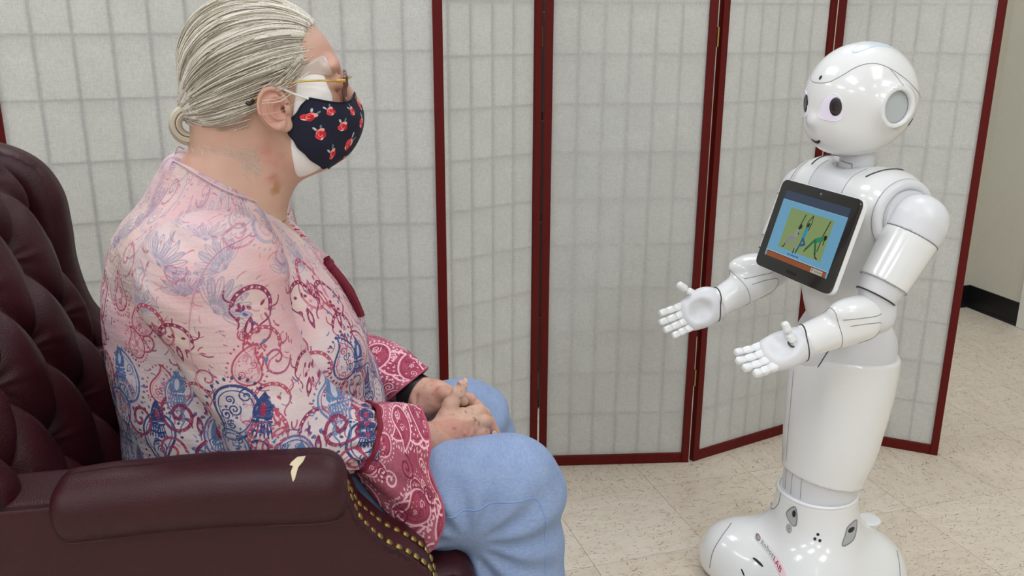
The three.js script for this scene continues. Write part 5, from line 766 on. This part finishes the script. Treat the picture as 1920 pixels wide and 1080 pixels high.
  const blouse = part('blouse', nets(fBlouse, [-0.2, 0.46, -0.25], [0.3, 1.12, 0.25], 0.0055, { uv: uvT, period: 2 }), M_blouse, she, 'pale pink blouse printed with red and blue paisley');
  const vsub = (a, b) => [a[0] - b[0], a[1] - b[1], a[2] - b[2]];
  for (const [s, sh, el, cc] of [[1, S, E, C], [-1, S2, E2, C2]]) {
    const fS = (x, y, z) => { let d = sdCap(x, y, z, sh, el, 0.084, 0.070); d = smin(d, sdCap(x, y, z, el, cc, 0.068, 0.046), 0.05); d = smin(d, sdEll(x, y, z, sh[0] + 0.01, sh[1] + 0.012, sh[2] - s * 0.02, 0.085, 0.07, 0.07), 0.04); const t = (x - cc[0]) * 0.9 + (y - cc[1]) * -0.35 + (z - cc[2]) * s * -0.25; d += fold(x * 1.2 + 4, y, z) * 1.25 + 0.0028 * Math.sin(Math.atan2(y - cc[1], z - cc[2]) * 13) * smooth(0.07, 0.0, Math.abs(t)); return smax(d, t - 0.002, 0.006); };
    const ax = vsub(el, sh), al = Math.hypot(...ax), fx = vsub(cc, el), fl = Math.hypot(...fx);
    const arc = (q, r) => r * (Math.asin(clamp(q, -1, 1)) - q); const uvS = (x, y, z, nx, ny, nz) => [(x + arc(nx, 0.075) + (s * nz < -0.2 ? 0.3 : 0)) / 0.62 + 0.31, (y + arc(ny, 0.07) - 0.47) / 0.62];
    const slv = part('sleeve', nets(fS, [-0.09, 0.62, s > 0 ? 0.07 : -0.29], [0.29, 1.06, s > 0 ? 0.29 : -0.07], 0.0052, { uv: uvS, period: 0 }), M_blouse, blouse, 'printed sleeve');
    if (s > 0) part('armhole_seam', lineOn((x, y, z) => Math.min(fS(x, y, z), fBlouseRaw(x, y, z)), [[0.088, 1.012], [0.055, 1.002], [0.03, 0.973], [0.016, 0.931], [0.010, 0.875], [0.014, 0.82]], (x, y) => [x, y, s * 0.5], [0, 0, -s], 0.0009), std(0xc79aa8, 0.9), slv);
    // gathered cord, then the flaring printed cuff
    const ringR = 0.0475, dirF = V(...(s > 0 ? [0.86, -0.42, -0.28] : [0.80, -0.30, 0.52])).normalize(), up = V(0, 1, 0).addScaledVector(dirF, -dirF.y).normalize(), rt = new THREE.Vector3().crossVectors(dirF, up); // rt points to +z for the near arm
    const ring = []; const NR = 72; for (let i = 0; i < NR; i++) { const a = i / NR * 6.2832, w = ringR * (1 + 0.03 * Math.sin(a * 9)); ring.push(V(...cc).addScaledVector(up, Math.cos(a) * w).addScaledVector(rt, Math.sin(a) * w)); }
    part('sleeve_cord', new THREE.TubeGeometry(new THREE.CatmullRomCurve3(ring, true), 160, 0.0036, 6, true), M_cord, slv, 'dark red gathering cord');
    let hem;
    if (s > 0) hem = [[0.298, 0.733, 0.150], [0.304, 0.722, 0.185], [0.304, 0.702, 0.208], [0.300, 0.676, 0.2085], [0.308, 0.648, 0.2105], [0.320, 0.610, 0.2105], [0.315, 0.568, 0.2100], [0.294, 0.535, 0.2095], [0.280, 0.552, 0.2065], [0.284, 0.600, 0.2055], [0.290, 0.645, 0.185], [0.294, 0.664, 0.140], [0.300, 0.690, 0.105], [0.300, 0.718, 0.115]];
    else { hem = []; for (let i = 0; i < 12; i++) { const a = i / 12 * 6.2832, q = V(0.290, 0.684, -0.056).addScaledVector(up, Math.cos(a) * 0.044).addScaledVector(rt, Math.sin(a) * 0.046).addScaledVector(dirF, 0.024 * Math.cos(a)); hem.push([q.x, q.y, q.z]); } }
    const hc = new THREE.CatmullRomCurve3(hem.map(p => V(...p)), true), hp = hc.getSpacedPoints(NR).slice(0, NR); const rows = [], M = 22;
    for (let r = 0; r <= M; r++) { const t = r / M, row = []; for (let i = 0; i < NR; i++) { const a = i / NR * 6.2832, p = ring[i].clone().lerp(hp[i], t), out = p.clone().sub(V(...cc).lerp(hc.getPoint(0.5).add(hc.getPoint(0)).multiplyScalar(0.5), t)).normalize(); p.addScaledVector(out, ((s > 0 ? 0.005 : 0.010) * Math.sin(t * 3.14) + 0.0035 * Math.sin(a * 11 + t * 3) * t * (1.2 - t) + 0.002 * Math.sin(a * 5 + 2)) * (s > 0 ? 0.9 : 1)); row.push([p.x, p.y, p.z]); } rows.push(row); }
    part('cuff', loft(rows, true, (a, b) => [b * 0.9 + 0.1, a * 0.34 + 0.2]), M_cuff, slv, 'dark pink bell cuff with pale paisley print');
    part('cuff_hem', new THREE.TubeGeometry(new THREE.CatmullRomCurve3(rows[M].map(p => V(...p)), true), 160, 0.0018, 5, true), std(0xb9566f, 0.85), slv);
  }
  // armhole seam and neckline binding
  const M_bind = std(0xd6bcc4, 0.8);
  { const nb = []; for (let i = 0; i <= 60; i++) { const a = -3.02 + i / 60 * 6.04; // around the neck from the V on one side to the other
      let lo = 0.03; const cx = 0.045; while (lo < 0.14) { const x = cx - Math.cos(a) * lo, z = Math.sin(a) * lo; if (fBlouseRaw(x, lineY(x) - 0.004, z) > 0) break; lo += 0.001; } const x = cx - Math.cos(a) * lo, z = Math.sin(a) * lo; if (!(x > 0.1 && Math.abs(z + 0.004) < 0.022)) nb.push(V(x, lineY(x) - 0.003 - 0.005 * Math.sin(z * 60), z)); }
    part('neckline_binding', new THREE.TubeGeometry(new THREE.CatmullRomCurve3(nb), 140, 0.0012, 6), M_bind, blouse, 'narrow neckline binding'); }
  { const g = []; for (const [dz, l, k] of [[0.004, 1, 0], [-0.012, 0.8, 1]]) { const a = cast(fBlouseRaw, [0.5, 0.922, dz], [-1, 0, 0]), pts = []; for (let i = 0; i <= 8; i++) { const y = 0.922 - i / 8 * 0.085 * l, q = cast(fBlouseRaw, [0.5, y, dz + 0.004 * i / 8], [-1, 0, 0]); if (q) pts.push(V(q[0] + 0.005, q[1], q[2])); } g.push(new THREE.TubeGeometry(new THREE.CatmullRomCurve3(pts), 24, 0.0058, 7)); for (let j = 0; j < 12; j++) { const e = pts[pts.length - 1], s = pts[3], b = Math.sin(j * 2.4) * 0.005, d = Math.cos(j * 2.4) * 0.005; g.push(new THREE.TubeGeometry(new THREE.CatmullRomCurve3([s, V(lerp(s.x, e.x, 0.5) + d + 0.002, lerp(s.y, e.y, 0.5), lerp(s.z, e.z, 0.5) + b), V(e.x + d, e.y - 0.004, e.z + b * 1.3)]), 10, 0.0018, 4)); } g.push(new THREE.SphereGeometry(0.0075, 12, 8).translate(pts[1].x, pts[1].y, pts[1].z)); } part('tassel', g, std(0x6d1226, 0.85), blouse, 'pair of dark red tassels'); }

  // ---- trousers
  const denim = dataTex(512, (u, v, i, j) => { const t = ((i + j * 2) % 4 < 2 ? 8 : -6) + 22 * (noise(i * 0.12, j * 0.9, 3) - 0.5) + 14 * (fbm(u * 8, v * 8, 2, 3) - 0.5); return [clamp(142 + t, 0, 255), clamp(161 + t, 0, 255), clamp(194 + t * 0.8, 0, 255)]; });
  const M_trouser = phys(0xf4f6fa, 0.85, { map: denim, sheen: 0.15, sheenRoughness: 0.6 });
  const fPants = (x, y, z) => {
    let d = smin(sdCap(x, y, z, HIP, KN, 0.100, 0.0815), sdCap(x, y, z, KN, AN, 0.0795, 0.082), 0.028), e = smin(sdCap(x, y, z, HIP2, KN2, 0.100, 0.080), sdCap(x, y, z, KN2, AN2, 0.078, 0.08), 0.028);
    d = smin(d, e, 0.03); d = smin(d, sdEll(x, y, z, 0.03, 0.56, 0, 0.17, 0.105, 0.20), 0.05);
    // drag folds: fanning from the back of the knee, and soft ones along the shin
    const kx = x - 0.36, ky = y - 0.53, an = Math.atan2(ky, kx), rr = Math.hypot(kx, ky); const fan = smooth(0.655, 0.60, y) * Math.sin(an * 11 + 4 * noise(x * 7, y * 7, z * 6)) * smooth(0.02, 0.07, rr) * smooth(0.22, 0.10, rr);
    const shin = y < 0.55 ? Math.sin(x * 90 + y * 14 + 5 * noise(x * 4, y * 5, z * 4)) * smooth(0.55, 0.45, y) : 0;
    d += 0.0052 * fan + 0.0030 * shin + 0.005 * (noise(x * 11, y * 11, z * 11) - 0.5);
    return smax(d, 0.09 - y, 0.01);
  };
  const trousers = part('trousers', nets(fPants, [-0.2, 0.08, -0.26], [0.56, 0.72, 0.26], 0.0065, { uv: (x, y, z, nx, ny, nz) => Math.abs(ny) > 0.72 ? [z / 0.22, x / 0.22] : Math.abs(nz) > 0.5 ? [x / 0.22, y / 0.22] : [z / 0.22, y / 0.22] }), M_trouser, she, 'light blue trousers');
  part('side_seam', lineOn(fPants, [[0.25, 0.575], [0.32, 0.585], [0.38, 0.598], [0.42, 0.606], [0.455, 0.602], [0.47, 0.57], [0.475, 0.48], [0.478, 0.36], [0.478, 0.2]], (x, y) => [x, y, 0.5], [0, 0, -1], 0.0013), std(0x86a2cf, 0.85), trousers);
  for (const [a, s] of [[AN, 1], [AN2, -1]]) { const f = (x, y, z) => smax(smin(sdEll(x, y, z, a[0] + 0.06, 0.035, a[2], 0.13, 0.045, 0.045), sdCap(x, y, z, [a[0], 0.05, a[2]], [a[0], 0.10, a[2]], 0.042, 0.04), 0.03), 0.002 - y, 0.006); part('shoe', nets(f, [a[0] - 0.12, -0.01, a[2] - 0.07], [a[0] + 0.22, 0.16, a[2] + 0.07], 0.007), std(0x2a2a2e, 0.6), she, 'dark shoe'); }

  // ---- face mask
  {
    const edge = [[0.164, 1.1655, 0.0672], [0.147, 1.146, 0.0705], [0.135, 1.126, 0.0705], [0.150, 1.096, 0.0655], [0.178, 1.0665, 0.0480]], mid = [[0.2275, 1.167, 0], [0.2385, 1.140, 0], [0.2355, 1.112, 0], [0.216, 1.080, 0], [0.186, 1.0595, 0]];
    const ce = new THREE.CatmullRomCurve3(edge.map(p => V(...p))), cm = new THREE.CatmullRomCurve3(mid.map(p => V(...p))); const rows = [], NV = 34, NU = 60;
    const mk2 = off => { const rs = []; for (let j = 0; j <= NV; j++) { const v = j / NV, e = ce.getPoint(v), m = cm.getPoint(v), row = []; for (let i = 0; i <= NU; i++) { const u = i / NU * 2 - 1, q = 1 - Math.abs(u), a = q * Math.PI / 2; const sx = Math.pow(Math.sin(a), 0.80), cz = Math.pow(Math.max(Math.cos(a), 0), 0.72); let x = lerp(e.x, m.x, sx), y = lerp(e.y, m.y, q * q * (3 - 2 * q)), z = e.z * cz * -Math.sign(u || 1); y -= 0.0085 * Math.sin(q * Math.PI) * (1 - v) * (1 - v); y += 0.004 * Math.sin(q * Math.PI) * v * v; x += 0.0010 * Math.sin(y * 330 + q * 6) * smooth(0.55, 0.05, q); row.push([x - off * sx, y, z * (1 - off * 8)]); } rs.push(row); } return rs; };
    const o = mk2(0), inn = mk2(0.002); const uvm = (a, b) => [b * 1.0, 1 - a];
    const tex = canvasTex(1024, 512, (c, w, h) => {
      c.fillStyle = '#12142a'; c.fillRect(0, 0, w, h); const R = rngOf(8);
      for (let i = 0; i < 4000; i++) { c.fillStyle = R() < 0.5 ? 'rgba(36,38,62,0.35)' : 'rgba(6,6,14,0.35)'; c.fillRect(R() * w, R() * h, 3, 1); }
      const rose = (x, y, s, rot) => { c.save(); c.translate(x, y); c.scale(0.72, 1); c.rotate(rot); c.strokeStyle = '#8fa0a8'; c.lineWidth = s * 0.09; for (const a of [-2.1, -1.3]) { c.save(); c.rotate(a); c.fillStyle = a < -1.8 ? '#b9c3c8' : '#5f7f86'; c.beginPath(); c.ellipse(s * 1.15, 0, s * 0.36, s * 0.16, 0, 0, 7); c.fill(); c.restore(); }
        const cols = ['#e9a39b', '#d8343f', '#b51f2d', '#ee6a63', '#f2c3b6', '#c42834']; for (let k = 0; k < 11; k++) { const a = k * 2.4, r = s * (0.15 + 0.55 * (k / 11)); c.fillStyle = cols[(10 - k) % 6]; c.beginPath(); c.ellipse(Math.cos(a) * r * 0.9, Math.sin(a) * r * 0.9, s * 0.42, s * 0.30, a + 1.2, 0, 7); c.fill(); } c.fillStyle = '#c21f2e'; c.beginPath(); c.arc(0, 0, s * 0.46, 0, 7); c.fill(); c.strokeStyle = '#f08c84'; c.lineWidth = s * 0.12; c.beginPath(); c.arc(0, 0, s * 0.28, 0.4, 4.2); c.stroke(); c.restore(); };
      const P = []; for (const q of [0, 1]) for (const [x, y] of [[0.045, 0.30], [0.135, 0.17], [0.115, 0.56], [0.225, 0.42], [0.205, 0.80], [0.30, 0.16], [0.315, 0.64], [0.395, 0.36], [0.42, 0.84], [0.455, 0.13]]) P.push([q ? 1 - x : x, q ? (y + 0.07) % 1 : y]); for (const [x, y] of P) rose(x * w, y * h, 46 + R() * 9, (R() - 0.5) * 1.4);
    });
    const mask = part('face_mask', loft(o, false, uvm), phys(0xffffff, 0.88, { map: tex, side: THREE.DoubleSide, sheen: 0.2 }), she, 'navy face mask printed with red roses');
    part('mask_lining', loft(inn, false, uvm), std(0x22232c, 0.9, { side: THREE.DoubleSide }), mask);
    const rim = [...o[0], ...o.map(r => r[NU]).slice(1), ...o[NV].slice().reverse().slice(1), ...o.map(r => r[0]).reverse().slice(1, -1)].map(p => V(...p)); part('mask_binding', new THREE.TubeGeometry(new THREE.CatmullRomCurve3(rim, true), 260, 0.0013, 5, true), std(0x0d0e1c, 0.9), mask);
    part('mask_seam', new THREE.TubeGeometry(new THREE.CatmullRomCurve3(o.map(r => V(...r[NU / 2]))), 60, 0.0009, 5), std(0x0d0e1c, 0.9), mask);
    for (const s of [1, -1]) { part('ear_loop', tube([[0.164, 1.165, s * 0.068], [0.147, 1.172, s * 0.077], [0.128, 1.181, s * 0.083], [0.112, 1.184, s * 0.0805], [0.100, 1.170, s * 0.079]], 0.0016, 30, 6), std(0xeceae4, 0.8), mask, 'white elastic ear loop'); part('ear_loop', tube([[0.135, 1.124, s * 0.0705], [0.130, 1.126, s * 0.0755], [0.128, 1.130, s * 0.076], [0.108, 1.138, s * 0.074]], 0.0016, 24, 6), std(0xeceae4, 0.8), mask, 'white elastic ear loop'); }
  }
  // ---- dressing on the cheek, and its clear tape
  const crumple = dataTex(256, (u, v) => { const k = 120 + 120 * Math.abs(fbm(u * 6, v * 6, 3, 3) - 0.5) * 2; return [k, k, k]; }, false);
  const fFace = (x, y, z) => fHead(x, y, z) + 0.0012 * (noise(x * 80, y * 80, 3) - 0.5);
  const gz = smoothPoly([[0.152, 1.195], [0.168, 1.200], [0.184, 1.198], [0.190, 1.180], [0.196, 1.165], [0.190, 1.130], [0.184, 1.095], [0.178, 1.070], [0.164, 1.060], [0.143, 1.0545], [0.138, 1.080], [0.137, 1.10], [0.139, 1.125], [0.143, 1.150], [0.147, 1.170]], 56);
  const dressing = part('dressing', sheetOn(fFace, gz, (x, y) => [x, y, 0.3], [0, 0, -1], 0.0030, 14, 0.001, 0.0012), phys(0xf1eeea, 0.85, { bumpMap: crumple, bumpScale: 0.004 }), she, 'white gauze dressing taped over the cheek');
  part('tape', sheetOn(fFace, smoothPoly([[0.150, 1.192], [0.152, 1.206], [0.165, 1.212], [0.186, 1.219], [0.193, 1.210], [0.197, 1.196], [0.185, 1.194], [0.168, 1.196]], 36), (x, y) => [x, y, 0.3], [0, 0, -1], 0.0036, 6, 0.001, 0.002), phys(0xeadbd0, 0.35, { transmission: 0.45, thickness: 0, clearcoat: 0.4 }), dressing, 'clear glossy tape');
  // ---- glasses
  {
    const gl = part('glasses', [tube([[0.213, 1.1885, 0.066], [0.205, 1.1885, 0.073], [0.18, 1.1895, 0.0755], [0.142, 1.187, 0.0795], [0.118, 1.182, 0.0825], [0.100, 1.170, 0.081], [0.090, 1.163, 0.079]], 0.0013, 40, 6), tube([[0.213, 1.1885, -0.066], [0.205, 1.1885, -0.073], [0.18, 1.1895, -0.0755], [0.142, 1.187, -0.0795], [0.118, 1.182, -0.0825], [0.100, 1.170, -0.081]], 0.0013, 40, 6), tube([[0.2165, 1.186, -0.012], [0.2235, 1.189, 0], [0.2165, 1.186, 0.012]], 0.0013, 16, 6), rbox(0.014, 0.004, 0.003, 0.001, 0.208, 1.1885, 0.0705), rbox(0.014, 0.004, 0.003, 0.001, 0.208, 1.1885, -0.0705)], std(0xc5a253, 0.28, { metalness: 1 }), she, 'gold-armed spectacles');
    const M_rim = phys(0x5e2a20, 0.25, { clearcoat: 0.5 }), M_lens = phys(0xf0d8cf, 0.03, { transmission: 1, thickness: 0, ior: 1.5 });
    for (const s of [1, -1]) { const sh = smoothPoly([[-0.021, 0.012], [-0.010, 0.0175], [0.010, 0.0175], [0.022, 0.012], [0.0225, -0.004], [0.013, -0.018], [-0.010, -0.018], [-0.021, -0.006]], 40); const P = p => V(0.2165 - Math.abs(p[0] + 0.035) * 0.07 + (p[1] > 0 ? 0.001 : -0.001), 1.177 + p[1], s * (0.037 + p[0])); part('rim', new THREE.TubeGeometry(new THREE.CatmullRomCurve3(sh.map(P), true), 90, 0.0023, 6, true), M_rim, gl, 'thin brown rim'); const rows2 = []; for (let k = 0; k <= 5; k++) rows2.push(sh.map(p => { const q = P([p[0] * (0.02 + 0.96 * k / 5), p[1] * (0.02 + 0.96 * k / 5)]); return [q.x, q.y, q.z]; })); part('lens', loft(rows2, true), M_lens, gl, 'clear lens'); }
  }
  // ---- necklace, watch
  { const pts = []; for (let i = 0; i <= 40; i++) { const a = -2.9 + i / 40 * 5.8, dx = -Math.cos(a), dz = Math.sin(a); const y = 1.062 - 0.062 * smooth(-1, 1, dx) - 0.012; const q = cast(fHeadOut, [0.05 + dx * 0.25, y, dz * 0.25], [-dx, 0, -dz]); if (q) pts.push(V(q[0] + dx * 0.0008, q[1], q[2] + dz * 0.0008)); } part('necklace', new THREE.TubeGeometry(new THREE.CatmullRomCurve3(pts), 200, 0.00075, 5), std(0xb9985a, 0.35, { metalness: 1 }), she, 'fine gold chain'); }
  { const d = V(Wl[0] - C2[0], Wl[1] - C2[1], Wl[2] - C2[2]).normalize(), c = V(...C2).lerp(V(...Wl), 0.98); const g = new THREE.CylinderGeometry(0.0310, 0.0318, 0.024, 40, 1, true); const q = new THREE.Quaternion().setFromUnitVectors(V(0, 1, 0), d); g.applyQuaternion(q); g.translate(c.x, c.y, c.z); part('wristband', g, phys(0x0e0e10, 0.45, { side: THREE.DoubleSide }), she, 'black wristband'); }
}

renderer.render(scene, camera);
